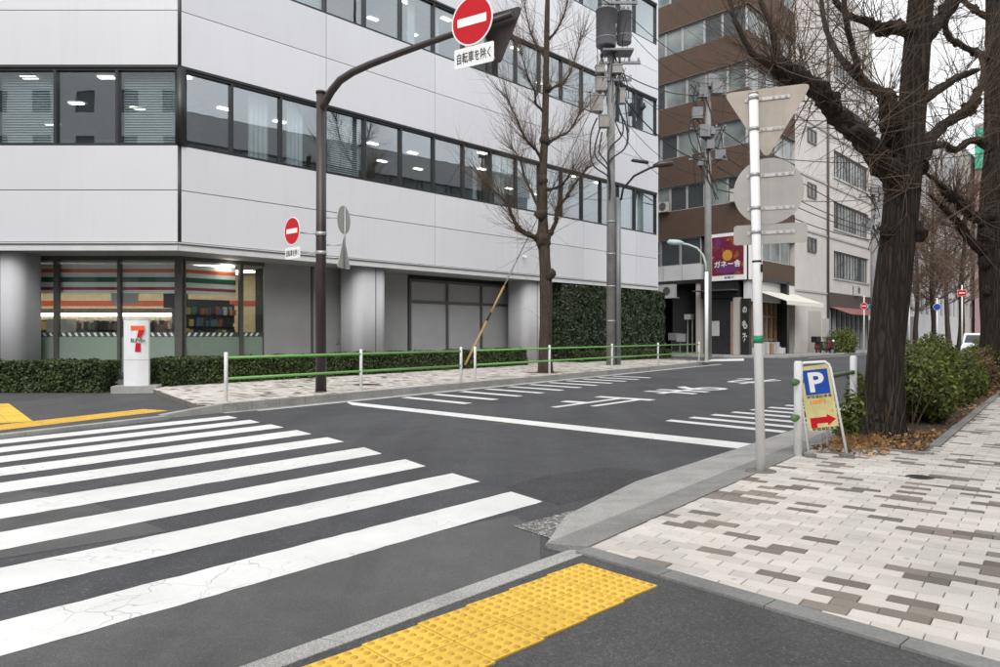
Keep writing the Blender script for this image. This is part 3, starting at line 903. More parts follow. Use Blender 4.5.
# tactile strip on the far corner (bars towards the crossing, domes at its edge)
tb = tactile_mesh(.3, True).build('tactile_tile', M['tactile'], None, (0, 0, 0))
sa = 24.0
su = Vector((math.sin(R(sa)), math.cos(R(sa)), 0)); sn = Vector((math.cos(R(sa)), -math.sin(R(sa)), 0))
s0 = Vector((*g(168, 410.6, .054), 0))
fst = True
for i in range(24):
    for j in range(2):
        c = s0 - su * (.15 + i * .302) - sn * (.15 + j * .302)
        o = bpy.data.objects.new('tactile_tile', t0.data); COL.objects.link(o); o.parent = corner
        o.location = (c.x, c.y, .054); o.rotation_euler = (0, 0, -R(sa))
b0 = Vector((*g(33, 421, .054), 0))
bu_ = Vector((math.sin(R(-39)), math.cos(R(-39)), 0)); bl_ = Vector((-math.cos(R(-39)), math.sin(R(-39)), 0))
for i in range(12):
    for j in range(5):
        c = b0 + bu_ * (.15 + i * .302) + bl_ * (.15 + j * .302)
        o = tb if fst else bpy.data.objects.new('tactile_tile', tb.data)
        if not fst: COL.objects.link(o)
        fst = False
        o.parent = corner; o.location = (c.x, c.y, .0542); o.rotation_euler = (0, 0, R(39))

# ================================================================== MAIN OFFICE BUILDING (convenience store below)
CX, CY = -8.92, 20.0
FL = Fr((CX, CY), -90, -1)          # face towards the camera, u to the left
FR = Fr((CX, CY), 43.66, 1)         # face along the street
RL = 24.9
office = thing('office_building', (CX, CY, 0), 'white panelled office building with dark ribbon windows above a convenience store', 'building')
SP = [(3.94, 5.38, 6.62), (8.84, 10.36, 11.80), (13.80, 15.2, 16.60), (18.8, 20.2, 21.6)]     # spandrel: bottom, joint, top
WB = [(6.62, 8.84), (11.80, 13.80), (16.60, 18.8)]
def beds(fr, L, bay, off):
    out = []; u = off
    while u < L - .1:
        out.append((u, min(u + bay, L))); u += bay
    return out
bayL = [(0, 5.15), (5.15, 10.3), (10.3, 15.45)]
bayR = [(0, 4.75), (4.75, 9.42), (9.42, 13.97), (13.97, 18.5), (18.5, 22.9), (22.9, RL)]
for fr, bays in ((FL, bayL), (FR, bayR)):
    tot = bays[-1][1]
    for z0, zj, z1 in SP:
        m = MB(); m.fbox(fr, .02, tot, -.28, -.05, z0 + .03, z1 - .03); m.build('spandrel_backing', M['backing'], office)
        for u0, u1 in bays:
            for a, b in ((z0, zj), (zj, z1)):
                m = MB(); e = .011
                m.fbox(fr, u0 + (e if u0 else .014), u1 - e, -.12, 0, a + e, b - e)
                m.build('facade_panel', M['panel'], office)
        # dark profile above each window band
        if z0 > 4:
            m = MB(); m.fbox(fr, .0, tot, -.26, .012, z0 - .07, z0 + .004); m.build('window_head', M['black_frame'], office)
    for bi, (z0, z1) in enumerate(WB):
        if fr is FL and bi > 1: continue
        k = 0
        for u0, u1 in bays:
            nw = 3 if u1 - u0 > 3 else 1
            for i in range(nw):
                a = u0 + (u1 - u0) * i / nw; b = u0 + (u1 - u0) * (i + 1) / nw
                t = .038; m = MB()
                m.fbox(fr, a, a + t, -.2, -.03, z0, z1 - .07); m.fbox(fr, b - t, b, -.2, -.03, z0, z1 - .07)
                m.fbox(fr, a + t, b - t, -.2, -.035, z0, z0 + .07); m.fbox(fr, a + t, b - t, -.2, -.035, z1 - .13, z1 - .07)
                w = m.build('window', M['black_frame'], office)
                m = MB(); m.fbox(fr, a + t, b - t, -.135, -.122, z0 + .07, z1 - .13)
                m.build('pane', M['glass'], w)
                rr = (k * 7 + bi * 5 + (3 if fr is FR else 0)) % 11
                drop = {0: 1.0, 2: 1.0, 4: .35, 5: .0, 7: .5}.get(rr, 0) if fr is FR else (1.0, 0.0, 1.0, 1.0, .4, 1, 0, 1, 1)[k % 9]
                if drop:
                    m = MB(); zz = z1 - .13; hgt = (z1 - .2 - z0) * drop; ns = max(4, int(hgt / .07))
                    for q in range(ns):
                        za = zz - hgt * q / ns
                        c = [fr.p(a + .06, -.34, za), fr.p(b - .06, -.34, za), fr.p(b - .06, -.30, za - .055), fr.p(a + .06, -.30, za - .055)]
                        m.add(c, [(0, 1, 2, 3)])
                    m.build('blind', M['blind'], w)
                if (k * 5 + bi * 3 + (1 if fr is FR else 4)) % 7 in (1, 4, 6) and drop < .9:      # curtain, pilaster or cabinet behind the glass
                    f0 = ((k * 37 + bi * 11) % 10) / 16; f1 = f0 + .16 + ((k * 13) % 7) / 22
                    m = MB(); ns = 9
                    for q in range(ns):
                        ua = a + (b - a) * (f0 + (f1 - f0) * q / ns); ub = a + (b - a) * (f0 + (f1 - f0) * (q + 1) / ns)
                        m.add([fr.p(ua, -.42 - .05 * (q % 2), z0), fr.p(ub, -.42 - .05 * ((q + 1) % 2), z0), fr.p(ub, -.42 - .05 * ((q + 1) % 2), z1 - .12), fr.p(ua, -.42 - .05 * (q % 2), z1 - .12)], [(0, 1, 2, 3)])
                    m.build('curtain', M['blind'], w)
                k += 1
# corner posts of the window bands
for z0, z1 in WB[:2]:
    m = MB(); m.tube([(CX + .02, CY + .14, z0), (CX + .02, CY + .14, z1 - .07)], .155, 10); m.build('corner_post', M['black_frame'], office)
for z0, zj, z1 in SP:
    m = MB(); m.cyl(CX + .0, CY + .075, z0, z1, .068, 8); m.build('corner_trim', M['black_frame'], office)
# end return of the street face and outer shell
m = MB(); m.fbox(FR, RL, RL + .12, -14, -.005, 3.75, 21.6); m.build('end_wall', M['panel'], office)
inner = [FL.p(15.45, -.3), Vector((CX - .15, CY + .3, 0)), FR.p(RL - .1, -.3), FR.p(RL - .1, -13), FL.p(15.45, -28)]
ip = [(p.x, p.y) for p in inner]
m = MB(); m.prism(ip, 21.3, 21.55); m.build('roof', M['grey_panel'], office)
ZR = [(5.4, 5.7, 9.05), (10.5, 10.8, 14.05), (15.4, 15.6, 19.1)]
for z0, zf, zc in ZR:
    m = MB(); m.prism(ip, zf - .3, zf); m.build('office_floor', M['office_floor'], office)
    m = MB(); m.prism(ip, zc, zc + .25); m.build('office_ceiling', M['ceiling'], office)
    m = MB()
    bw = [FL.p(15.4, -8.5), Vector((CX - 3.5, CY + 8.5, 0)), FR.p(RL - .2, -9)]
    for a, b in ((bw[0], bw[1]), (bw[1], bw[2])):
        t = (b - a).normalized(); nn = Vector((-t.y, t.x, 0)) * .1
        m.prism([tuple(a[:2]), tuple(b[:2]), tuple((b + nn)[:2]), tuple((a + nn)[:2])], zf, zc)
    m.build('inner_wall', M['office_wall'], office)
    lamps = MB()
    for i in range(12):
        for j in range(3):
            if random.random() < .45: continue
            u = .9 + i * 2.05; n = -1.3 - j * 2.1
            mm = MB(); mm.fbox(FR, u - .22, u + .22, n - .09, n + .09, zc - .04, zc - .002); mm.build('ceiling_lamp', M['office_lamp'], office)
    for i in range(5):
        for j in range(3):
            if random.random() < .55: continue
            u = .5 + i * 2.3; n = -1.5 - j * 2.4
            mm = MB(); mm.fbox(FL, u - .22, u + .22, n - .09, n + .09, zc - .04, zc - .002); mm.build('ceiling_lamp', M['office_lamp'], office)
# fascia and soffit under the overhang
for fr, L in ((FL, 15.45), (FR, RL)):
    m = MB(); m.fbox(fr, 0, L, -.1, .035, 3.70, 3.93); m.build('fascia', M['fascia'], office)
    m = MB(); m.fbox(fr, 0, L, -.06, .06, 3.86, 3.895); m.build('fascia_lip', M['mullion'], office)
m = MB(); m.prism([tuple(p[:2]) for p in (FL.p(15.45, -.02), Vector((CX, CY + .02, 0)), FR.p(RL, -.02), FR.p(RL, -6), FL.p(15.45, -12))], 3.72, 3.80)
m.build('soffit', M['soffit'], office)
# columns
def column(x, y):
    ex = FR.u if x > -12 else Vector((1, 0, 0)); ey = Vector((-ex.y, ex.x, 0)); cc = Vector((x, y, 0))
    m = MB(); prf = rrect(1.34, 1.2, .34, 8)
    m.prism([tuple((cc + ex * a + ey * b)[:2]) for a, b in prf], .1, 3.72); m.sm = [True if len(f) == 4 else False for f in m.f]; o = m.build('column', M['column'], office)
    m = MB()
    for a in (.12,):
        q = cc + ex * a - ey * .602; m.prism([tuple((q + ex * i * .012 + ey * j * .006)[:2]) for i, j in ((-1, -1), (1, -1), (1, 1), (-1, 1))], .12, 3.71)
    m.build('column_joint', M['backing'], o)
column(-14.15, 20.85)
for u in (6.75, 15.35): p = FR.p(u, -.8); column(p.x, p.y)
# recessed ground floor: shop glazing
GZ0, GZ1 = .15, 3.72
GL = Fr((-9.6, 21.6), -90, -1); GR = Fr((-9.6, 21.6), 43.66, 1)
def glaz(fr, cuts, wmul):
    for i in range(len(cuts) - 1):
        a, b = cuts[i], cuts[i + 1]
        m = MB(); t = wmul[i]
        m.fbox(fr, a - t / 2, a + t / 2, -.09, .06, GZ0, GZ1)
        m.fbox(fr, a + t / 2, b, -.05, .03, GZ0, GZ0 + .10); m.fbox(fr, a + t / 2, b, -.05, .03, GZ1 - .12, GZ1)
        w = m.build('shop_window', M['mullion'], office)
        m = MB(); m.fbox(fr, a + t / 2, b - .05, -.006, .006, GZ0 + .1, GZ1 - .12); m.build('pane', M['shop_glass'], w)
        m = MB(); m.fbox(fr, a + t / 2 + .004, b - .055, -.03, -.018, GZ0 + .1, 1.30); m.build('frosted_film', M['frost'], w)
        m = MB()
        uu = a + t / 2 + .05; q = 0
        while uu < b - .2:
            c = [fr.p(uu, -.016, 1.325), fr.p(uu + .08, -.016, 1.325), fr.p(uu + .14, -.016, 1.43), fr.p(uu + .06, -.016, 1.43)]
            m.add(c, [(0, 1, 2, 3)]); uu += .19
        m.build('film_pattern', M['stripe_white'], w)
        m = MB(); m.fbox(fr, a + t / 2 + .004, b - .055, -.03, -.02, 1.30, 1.45); m.build('film_band', M['mullion'], w)
glaz(GL, [0, 1.78, 3.66, 5.2], [.22, .09, .13, .1])
glaz(GR, [.16, 1.95, 2.75], [.05, .11, .1])
# shop stripes hung inside the glass
def stripes(fr, u0, u1, n):
    m = MB(); m.fbox(fr, u0, u1, n - .06, n, 2.62, 3.50); s = m.build('stripe_banner', M['stripe_white'], office)
    for z0, z1, mt in ((3.25, 3.36, 'stripe_orange'), (2.96, 3.11, 'stripe_green'), (2.72, 2.81, 'stripe_red')):
        m = MB(); m.fbox(fr, u0, u1, n, n + .008, z0, z1); m.build('stripe', M[mt], s)
stripes(GL, .15, 4.95, -.22)
stripes(GR, .28, 1.88, -.22)
# shop interior
sh = [(-20, 21.7), (-9.6, 21.7), tuple(GR.p(4.2, -.15)[:2]), tuple(GR.p(4.2, -7)[:2]), (-20, 31)]
m = MB(); m.prism(sh, .08, .15); m.build('shop_floor', M['ac_white'], office)
m = MB(); m.prism(sh, 3.55, 3.70); m.build('shop_ceiling', M['ceiling'], office)
def shopwall(a, b):
    a, b = Vector((*a, 0)), Vector((*b, 0)); t = (b - a).normalized(); nn = Vector((t.y, -t.x, 0))
    m = MB(); m.prism([tuple(a[:2]), tuple(b[:2]), tuple((b - nn * .1)[:2]), tuple((a - nn * .1)[:2])], .15, 3.55); w = m.build('shop_wall', M['cream_wall'], office)
    m = MB(); m.prism([tuple(a[:2]), tuple(b[:2]), tuple((b + nn * .02)[:2]), tuple((a + nn * .02)[:2])], 2.42, 2.62); m.build('wall_band', M['shop_red'], w)
shopwall((-20, 26.6), (-7.9, 26.6))
e1 = GR.p(4.1, -.2); shopwall((-7.9, 26.6), (e1.x, e1.y))
for i in range(6):
    x = -17.6 + i * 1.02
    m = MB(); m.box(x, x + .96, 25.2, 25.36, 2.02, 2.12); m.build('shop_lamp', M['shop_lamp'], office)
for i in range(5):
    for j in range(2):
        m = MB(); m.box(-17.6 + i * 2.0, -16.4 + i * 2.0, 22.6 + j * 1.9, 22.85 + j * 1.9, 3.50, 3.545); m.build('shop_lamp', M['shop_lamp'], office)
for i in range(1, 2):
    m = MB(); m.fbox(GR, .5 + i * 1.5, 1.6 + i * 1.5, -1.5 - i, -1.25 - i, 3.50, 3.545); m.build('shop_lamp', M['shop_lamp'], office)
m = MB(); m.box(-18, -11.4, 25.37, 26.5, .15, 2.0); m.box(-18, -11.4, 25.1, 25.37, 2.125, 2.28); m.build('chilled_cabinet', M['shelf_mid'], office)
for (x0, x1, y0, y1, z1) in ((-13.4, -12.3, 23.4, 24.0, 1.75), (-15.3, -14.3, 23.6, 24.3, 1.85), (-12.0, -10.9, 22.9, 23.5, 1.7)):
    m = MB(); m.box(x0, x1, y0, y1, .15, z1)
    for q in range(4): m.box(x0 + .03, x1 - .03, y0 - .05, y0, .4 + q * .36, .62 + q * .36)
    m.build('shop_shelf', M['shelf_dark'] if x0 < -13 else M['shelf_mid'], office)
m = MB(); m.box(-14.2, -13.55, 22.6, 23.1, .15, 1.86); m.build('copier', M['ac_white'], office)
m = MB()                                         # dark magazine rack by the street glass
for q in range(6): m.fbox(GR, .35, 2.0, -1.0 - .02 * q, -.55, .3 + q * .36, .55 + q * .36)
m.fbox(GR, .3, 2.1, -1.25, -1.1, .15, 2.5); m.build('magazine_rack', M['shelf_dark'], office)
m = MB(); m.fbox(GL, .25, .75, -1.2, -.6, 2.2, 2.9); m.build('hanging_sign', M['shelf_dark'], office)
m = MB(); m.fbox(GL, 1.3, 2.1, -.16, -.12, 2.3, 2.62); m.build('window_notice', M['grey_panel'], office)
rg = random.Random(17)
def goods(x0, x1, y, z0, rows_, dz, name='goods', fr=None, n0=0):
    m = MB()
    for q in range(rows_):
        x = x0
        while x < x1 - .06:
            w = rg.uniform(.06, .16); h = rg.uniform(.5, .85) * dz
            if fr: m.fbox(fr, x, x + w * .92, n0, n0 + .1, z0 + q * dz, z0 + q * dz + h)
            else: m.box(x, x + w * .92, y, y + .12, z0 + q * dz, z0 + q * dz + h)
            x += w
    o = m.build(name, M['goods'], office); o['kind'] = 'stuff'
goods(-17.9, -11.5, 25.22, .5, 4, .36)
goods(-13.38, -12.32, 23.2, .45, 4, .36); goods(-15.28, -14.32, 23.4, .45, 4, .36); goods(-11.98, -10.92, 22.7, .45, 4, .34)
goods(.4, 1.95, 0, .55, 5, .36, 'magazines', GR, -.52)
# grey wall panels, door and shutters on the street side
GW = GR
def wallpanels(u0, u1, n, k, mat):
    for i in range(k):
        a = u0 + (u1 - u0) * i / k; b = u0 + (u1 - u0) * (i + 1) / k
        m = MB(); m.fbox(GW, a + .008, b - .008, n - .1, n, .12, 3.72); m.build('wall_panel', M[mat], office)
m = MB(); m.fbox(GW, 2.75, 26, -.6, -.12, .05, 3.72); m.build('ground_wall', M['backing'], office)
wallpanels(2.76, 4.5, -.02, 1, 'grey_panel'); 
m = MB(); m.fbox(GW, 4.52, 5.75, -.1, -.035, .12, 3.72); dr = m.build('service_door', M['grey_panel'], office)
m = MB(); m.fbox(GW, 5.5, 5.56, -.035, .02, 1.05, 1.25); m.build('handle', M['grey_metal'], dr)
m = MB(); m.fbox(GW, 4.50, 4.56, -.02, .02, .12, 3.72); m.build('door_post', M['mullion'], office)
wallpanels(5.78, 6.6, .0, 1, 'grey_panel')
wallpanels(7.6, 8.75, -.02, 1, 'grey_panel')
cols = [8.8, 10.75, 12.7, 14.6]
for i in range(3):
    a, b = cols[i], cols[i + 1]
    m = MB(); m.fbox(GW, a, a + .1, -.1, .03, .12, 3.55); m.fbox(GW, a + .1, b, -.1, .03, 2.62, 2.72); m.fbox(GW, a + .1, b, -.1, .03, 3.45, 3.55)
    f = m.build('shutter_frame', M['mullion'], office)
    m = MB(); m.fbox(GW, a + .105, b - .005, -.1, -.03, .12, 2.615); m.build('shutter_panel', M['grey_panel_light'], f)
    m = MB(); m.fbox(GW, a + .105, b - .005, -.1, -.03, 2.725, 3.445); m.build('shutter_panel', M['grey_panel'], f)
m = MB(); m.fbox(GW, cols[3], cols[3] + .1, -.1, .03, .12, 3.55); m.build('shutter_post', M['mullion'], office)
wallpanels(14.72, 17.2, -.04, 1, 'grey_panel')
# little camera under the facade
p = FR.p(14.3, .1, 4.6)
m = MB(); m.tube([p + Vector((0, 0, .05)), p + FR.n * .16 + Vector((0, 0, -.02))], .05, 8); m.fbox(FR, 14.27, 14.33, 0, .1, 4.62, 4.7); m.build('security_camera', M['white_plastic'], office)

# store totem
tb_ = g(137, 388, FZ)
tot = thing('store_totem', (tb_[0], tb_[1], .05), 'white free-standing store totem with a red seven logo between the hedges', 'sign')
ta = R(14)
tf = Vector((math.sin(ta), -math.cos(ta), 0)); tr = Vector((math.cos(ta), math.sin(ta), 0))
tb3 = Vector((tb_[0], tb_[1], 0))
prof = []
for i in range(17):
    t = -1 + 2 * i / 16; prof.append((t * .26, .10 * (1 - t * t) + .07))
for i in range(17):
    t = 1 - 2 * i / 16; prof.append((t * .26, -.10 * (1 - t * t) - .07))
m = MB(); m.prism([tuple((tb3 + tr * a + tf * b)[:2]) for a, b in prof], .20, 1.74); body = m.build('totem_body', M['white_plastic'], tot)
m = MB(); m.prism([tuple((tb3 + tr * a * 1.004 + tf * b * 1.01)[:2]) for a, b in prof], .785, .80); m.build('seam', M['alu'], body)
m = MB(); m.prism([tuple((tb3 + tr * a * 1.01 + tf * b * 1.02)[:2]) for a, b in prof], 1.70, 1.725); m.build('top_seam', M['alu'], body)
m = MB(); m.prism([tuple((tb3 + tr * a + tf * b)[:2]) for a, b in rrect(.95, .62, .04)], .04, .21); m.build('plinth', M['concrete'], tot)
lo = tb3 + tr * .04 + tf * .176
def logo(poly, mat, d=.004, name='logo_mark'):
    m = MB(); m.extr(poly, lo + Vector((0, 0, 1.2)), tr, Vector((0, 0, 1)), tf, d); m.build(name, M[mat], tot)
logo([(-.13, .37), (.16, .37), (.16, .27), (-.13, .27)], 'stripe_orange')
logo([(.16, .27), (.03, .27), (-.005, .10), (.085, .10)][::-1], 'sign_red')
logo([(-.03, -.02), (.075, -.02), (.075, -.22), (-.045, -.22)][::-1], 'sign_red')
m = MB(); text_on(m, 'ELEVEn', lo + Vector((.0, 0, 1.24)) + tf * .006 + tr * .02, tr, Vector((0, 0, 1)), .30, .085, 0, .03); m.build('lettering', M['stripe_green'], tot)

# ================================================================== LEAVES
def leaf_cloud(name, pts, nrm, size, mat, parent=None, aspect=.55, jitter=.9, origin=None, seed=1):
    """one folded leaf quad per point"""
    r = np.random.default_rng(seed)
    n = len(pts)
    P = np.asarray(pts, dtype=np.float64)
    N = np.asarray(nrm, dtype=np.float64) + r.normal(0, jitter, (n, 3))
    N /= np.linalg.norm(N, axis=1)[:, None] + 1e-9
    A = np.cross(N, r.normal(0, 1, (n, 3))); A /= np.linalg.norm(A, axis=1)[:, None] + 1e-9
    B = np.cross(N, A)
    s = size * r.uniform(.6, 1.3, n)[:, None]
    V = np.empty((n, 4, 3))
    V[:, 0] = P - A * s * .5
    V[:, 1] = P + B * s * .5 * aspect + N * s * .08
    V[:, 2] = P + A * s * .5
    V[:, 3] = P - B * s * .5 * aspect + N * s * .08
    F = np.arange(n * 4).reshape(n, 4)
    return np_mesh(name, V.reshape(-1, 3), F, mat, parent, None, origin)

def hedge_box(fr, u0, u1, n0, n1, z0, z1, count, size, seed, wob=.05):
    """points over the top and sides of a clipped block, with an uneven skin"""
    r = np.random.default_rng(seed)
    L, W, H = u1 - u0, n1 - n0, z1 - z0
    area = [L * W, L * H, L * H * .35, W * H, W * H]
    pick = r.choice(5, count, p=np.array(area) / sum(area))
    a = r.random(count); b = r.random(count); dep = np.abs(r.normal(0, .05, count))
    u = u0 + a * L; n = n0 + b * W; z = np.full(count, z1)
    nu = np.zeros(count); nn = np.zeros(count); nz = np.ones(count)
    for k in range(1, 5):
        s = pick == k
        nz[s] = .35
        if k < 3:
            n[s] = n1 if k == 1 else n0; nn[s] = 1 if k == 1 else -1; z[s] = z0 + b[s] * H
        else:
            n[s] = n0 + a[s] * W; u[s] = u0 if k == 3 else u1; nu[s] = -1 if k == 3 else 1; z[s] = z0 + b[s] * H
    w = np.array([mnoise.noise(Vector((x * 2.1, y * 2.1, q * 2.1))) for x, y, q in zip(u, n, z)]) * wob
    u = u - nu * (dep - w); n = n - nn * (dep - w); z = z - (pick == 0) * (dep - w)
    P = np.stack([fr.o.x + fr.u.x * u + fr.n.x * n, fr.o.y + fr.u.y * u + fr.n.y * n, z], 1)
    N = np.stack([fr.u.x * nu + fr.n.x * nn, fr.u.y * nu + fr.n.y * nn, nz], 1)
    return P, N

def hedge(fr, u0, u1, n0, n1, z0, z1, count, size, seed, label, mat='hedge', name='hedge', cat='hedge', group=None, wob=.09):
    c = fr.p((u0 + u1) / 2, (n0 + n1) / 2, z0)
    t = thing(name, c, label, cat, group)
    m = MB(); m.fbox(fr, u0 + .10, u1 - .10, n0 + .10, n1 - .10, z0, z1 - .10); m.build('light_block_core', M['hedge_core'], t)  # solid dark box added inside the leaves to block light
    P, N = hedge_box(fr, u0, u1, n0, n1, z0, z1, count, size, seed, wob)
    leaf_cloud('foliage', P, N, size, M[mat], t, .6, .75, None, seed)
    return t
HL = Fr((-9.0, 16.3), -90, -1)
hedge(HL, -.05, 9.5, -.75, .0, .04, .76, 26000, .075, 11, 'low clipped hedge in front of the store windows, ending at the white totem')
HR = Fr((-7.95, 16.75), 36.5, 1)
hedge(HR, .1, 15.2, -.8, .0, .14, .80, 30000, .08, 12, 'long low clipped hedge behind the green-railed fence')
IV = hedge(FR, 16.9, 25.6, -.75, .05, .14, 3.62, 34000, .13, 13, 'tall ivy-covered wall at the end of the white office building', 'ivy', 'ivy_wall', 'ivy wall', None, .12)
hedge(FR, 17.2, 25.2, .15, .75, .14, .62, 9000, .09, 14, 'low strip of shrubs at the foot of the ivy wall', 'hedge', 'shrub_strip', 'shrubs')

# ================================================================== GUARD FENCES
def fence(pts, z, label, rail='green_rail', post='post_white', h=.9, r=.034, ext=0.0, rails=(.80, .42), posts=True, rr=.026, caps=None):
    t = thing('guard_fence', (pts[0][0], pts[0][1], z), label, 'fence')
    for x, y in pts:
        m = MB(); m.tube([(x, y, z - .05), (x, y, z + h - .02), (x, y, z + h)], [r, r, r * .75], 12); m.build('post', M[post], t)
    a, b = Vector((*pts[0], 0)), Vector((*pts[-1], 0)); d = (b - a).normalized()
    a = a - d * ext; b = b + d * ext
    for q in rails:
        m = MB(); m.tube([(a.x, a.y, z + q), (b.x, b.y, z + q)], rr, 10)
        o = m.build('rail', M[rail], t)
        if caps:
            m = MB(); m.ball((a.x, a.y, z + q), .042, 10, 6); m.build('rail_end', M[caps], o)
    return t
def fk(px, off=-.32):
    k = (px - 500) / FPX; o = FK.p(0, off)
    u = (k * o.y - o.x) / (FK.u.x - k * FK.u.y); return tuple(FK.p(u, off)[:2])
fence([fk(226), fk(361), fk(461)], FZ, 'green-railed guard fence section beside the brown sign pole')
fence([fk(475), fk(549.5), fk(612), fk(658), fk(699)], FZ, 'long green-railed guard fence section passing the utility pole and ivy wall')
fence([tuple(K.p(4.26, .02)[:2]), tuple(K.p(6.78, .02)[:2])], PZ, 'short dull green-railed guard fence behind the parking board', 'green_rail_dull', 'post_white', 1.02, .045, .14, (.80, .42), True, 0.03, 'green_rail_dull')

# ================================================================== SIGNS
Z = Vector((0, 0, 1))
def disc_sign(parent, c, right, nrm, r, name='no_entry_disc'):
    """red disc, white rim and bar"""
    m = MB(); m.extr(circle(r, 40), c - nrm * .012, right, Z, nrm, .012); b = m.build(name, M['sign_white'], parent)
    m = MB(); m.extr(circle(r * .935, 40), c, right, Z, nrm, .003); m.build('red_face', M['sign_red'], b)
    m = MB(); m.extr([(-r * .70, -r * .17), (r * .70, -r * .17), (r * .70, r * .17), (-r * .70, r * .17)], c + nrm * .003, right, Z, nrm, .003); m.build('white_bar', M['sign_white'], b)
    return b
def text_plate(parent, c, right, nrm, w, h, s, rot=0.0):
    up = (Z * math.cos(rot) - right * math.sin(rot)); rt = (right * math.cos(rot) + Z * math.sin(rot))
    m = MB(); m.extr(rrect(w, h, .03), c - nrm * .01, rt, up, nrm, .01); b = m.build('text_plate', M['sign_white'], parent)
    m = MB(); text_on(m, s, c + nrm * .003, rt, up, w * .86, h * .58, 0, .016); m.build('lettering', M['sign_black'], b)
    return b

# brown cantilever pole on the far pavement
PX, PY = g(321, 392, FZ)
cp = thing('cantilever_sign_pole', (PX, PY, FZ), 'dark brown cantilever pole holding a no-entry sign over the road', 'sign pole')
ad = Vector((math.sin(R(122)), math.cos(R(122)), 0))       # the arm reaches out over the road
m = MB(); m.tube([(PX, PY, FZ), (PX, PY, 6.50)], [.115, .095], 20); m.build('pole', M['brown_pole'], cp)
m = MB(); m.tube([(PX, PY, 6.48), (PX, PY, 6.53)], .11, 20); m.build('pole_cap', M['brown_pole'], cp)
m = MB(); m.tube([(PX, PY, FZ), (PX, PY, FZ + .03)], .125, 20); m.build('base_collar', M['brown_pole'], cp)
bp = Vector((PX, PY, 0))
arm = [(.0, 6.12), (.12, 6.28), (.3, 6.48), (.55, 6.66), (.9, 6.76), (1.4, 6.83), (2.2, 6.90), (3.2, 6.97), (4.75, 7.06)]
m = MB(); m.tube([bp + ad * s + Z * z for s, z in arm], [.085, .085, .083, .08, .076, .072, .066, .06, .055], 14); m.build('arm', M['brown_pole'], cp)
sf = Vector((-ad.y, ad.x, 0)).normalized()
if sf.y > 0: sf = -sf
sn_ = sf
c0 = bp + ad * 3.98 + Z * 7.06 + sn_ * .16
disc_sign(cp, c0, ad, sn_, .45)
text_plate(cp, bp + ad * 4.02 + Z * 6.415 + sn_ * .16, ad, sn_, .86, .36, '自転車を除く')
m = MB(); m.extr(rtri(1.0, .98, .08), bp + ad * 4.38 + Z * 6.74 - sn_ * .13, ad, Z, -sn_, .02); ts = m.build('stop_triangle', M['brown_pole'], cp)
for zz in (7.06, 6.45):
    m = MB(); m.tube([bp + ad * 3.98 + Z * zz - sn_ * .12, bp + ad * 3.98 + Z * zz + sn_ * .15], .02, 8); m.build('bracket', M['brown_pole'], cp)
m = MB(); m.tube([bp + ad * 3.98 + Z * 6.3 + sn_ * .13, bp + ad * 3.98 + Z * 7.4 + sn_ * .13], .022, 8); m.build('hanger', M['brown_pole'], cp)
# small signs clamped to the same pole
ls = Vector((math.cos(R(48)), math.sin(R(48)), 0)); ln = Vector((math.sin(R(48)), -math.cos(R(48)), 0))
l_r = Vector((math.cos(R(42)), -math.sin(R(42)), 0)); l_n = Vector((-math.sin(R(42)), -math.cos(R(42)), 0))
cs = at(292, 231, PY - .1)
disc_sign(cp, cs, l_r, l_n, .295)
text_plate(cp, at(292.5, 253, PY - .1), l_r, l_n, .56, .24, '自転車を除く')
for yy in (233, 252):
    a = at(300, yy, PY - .05); a.z = at(300, yy, PY).z
    m = MB(); m.tube([a, Vector((PX, PY, a.z - .02))], .016, 8); m.build('bracket', M['grey_metal'], cp)
    m = MB(); m.tube([(PX, PY, a.z - .06), (PX, PY, a.z + .02)], .118, 16); m.build('clamp', M['grey_metal'], cp)
b_r = Vector((math.cos(R(76)), math.sin(R(76)), 0)); b_n = Vector((math.sin(R(76)), -math.cos(R(76)), 0))
bc = at(343.5, 220, PY)
m = MB(); m.extr(circle(.30, 32), bc, b_r, Z, b_n, .012); m.build('disc_back', M['sign_back'], cp)
bc2 = at(343.5, 252, PY)
m = MB(); m.extr(rtri(.62, .70, .05, 4, False), bc2, b_r, Z, b_n, .012); m.build('triangle_back', M['sign_back'], cp)
m = MB(); m.tube([bc2 + b_n * .03 - Z * .34, bc + b_n * .03 + Z * .26], .02, 8); m.build('sign_stay', M['grey_metal'], cp)
for zz in (bc.z + .05, bc2.z + .15, bc2.z - .12):
    m = MB(); m.tube([(PX, PY, zz), Vector((bc.x, bc.y, zz)) + b_n * .03], .014, 8); m.build('bracket', M['grey_metal'], cp)

# white pole with the backs of three signs
WX, WY = g(761, 471, PZ)
wp = thing('road_sign_pole', (WX, WY, PZ), 'white road sign pole showing the grey backs of three signs', 'sign pole')
wtop = Vector((WX - .072, WY, 3.66)); wb = Vector((WX, WY, PZ))
m = MB(); m.tube([wb - Z * .03, wtop], .043, 16); m.build('pole', M['white_paint'], wp)
m = MB(); m.tube([wtop, wtop + Z * .02], .046, 16); m.build('pole_cap', M['grey_metal'], wp)
def wpt(py): t = (471 - py) / (471 - 97.0); return wb.lerp(wtop, t)
b_u = Vector((math.sin(R(22)), math.cos(R(22)), 0)); b_rt = Vector((math.cos(R(22)), -math.sin(R(22)), 0))   # sign faces look along b_u
def back(px, py, poly, mat, name, thick=.008, rim=True):
    c = wpt(py) + b_u * .052
    s = ((px - 500) / FPX * WY - wpt(py).x) / b_rt.x
    c = c + b_rt * s
    m = MB(); m.extr(poly, c, b_rt, Z, b_u, thick); o = m.build(name, M[mat], wp)
    return c
tc = back(765, 126, rtri(.80, .68, .05), 'sign_back_rust', 'stop_triangle')
dc = back(766.5, 193, circle(.318, 48), 'sign_back', 'round_sign')
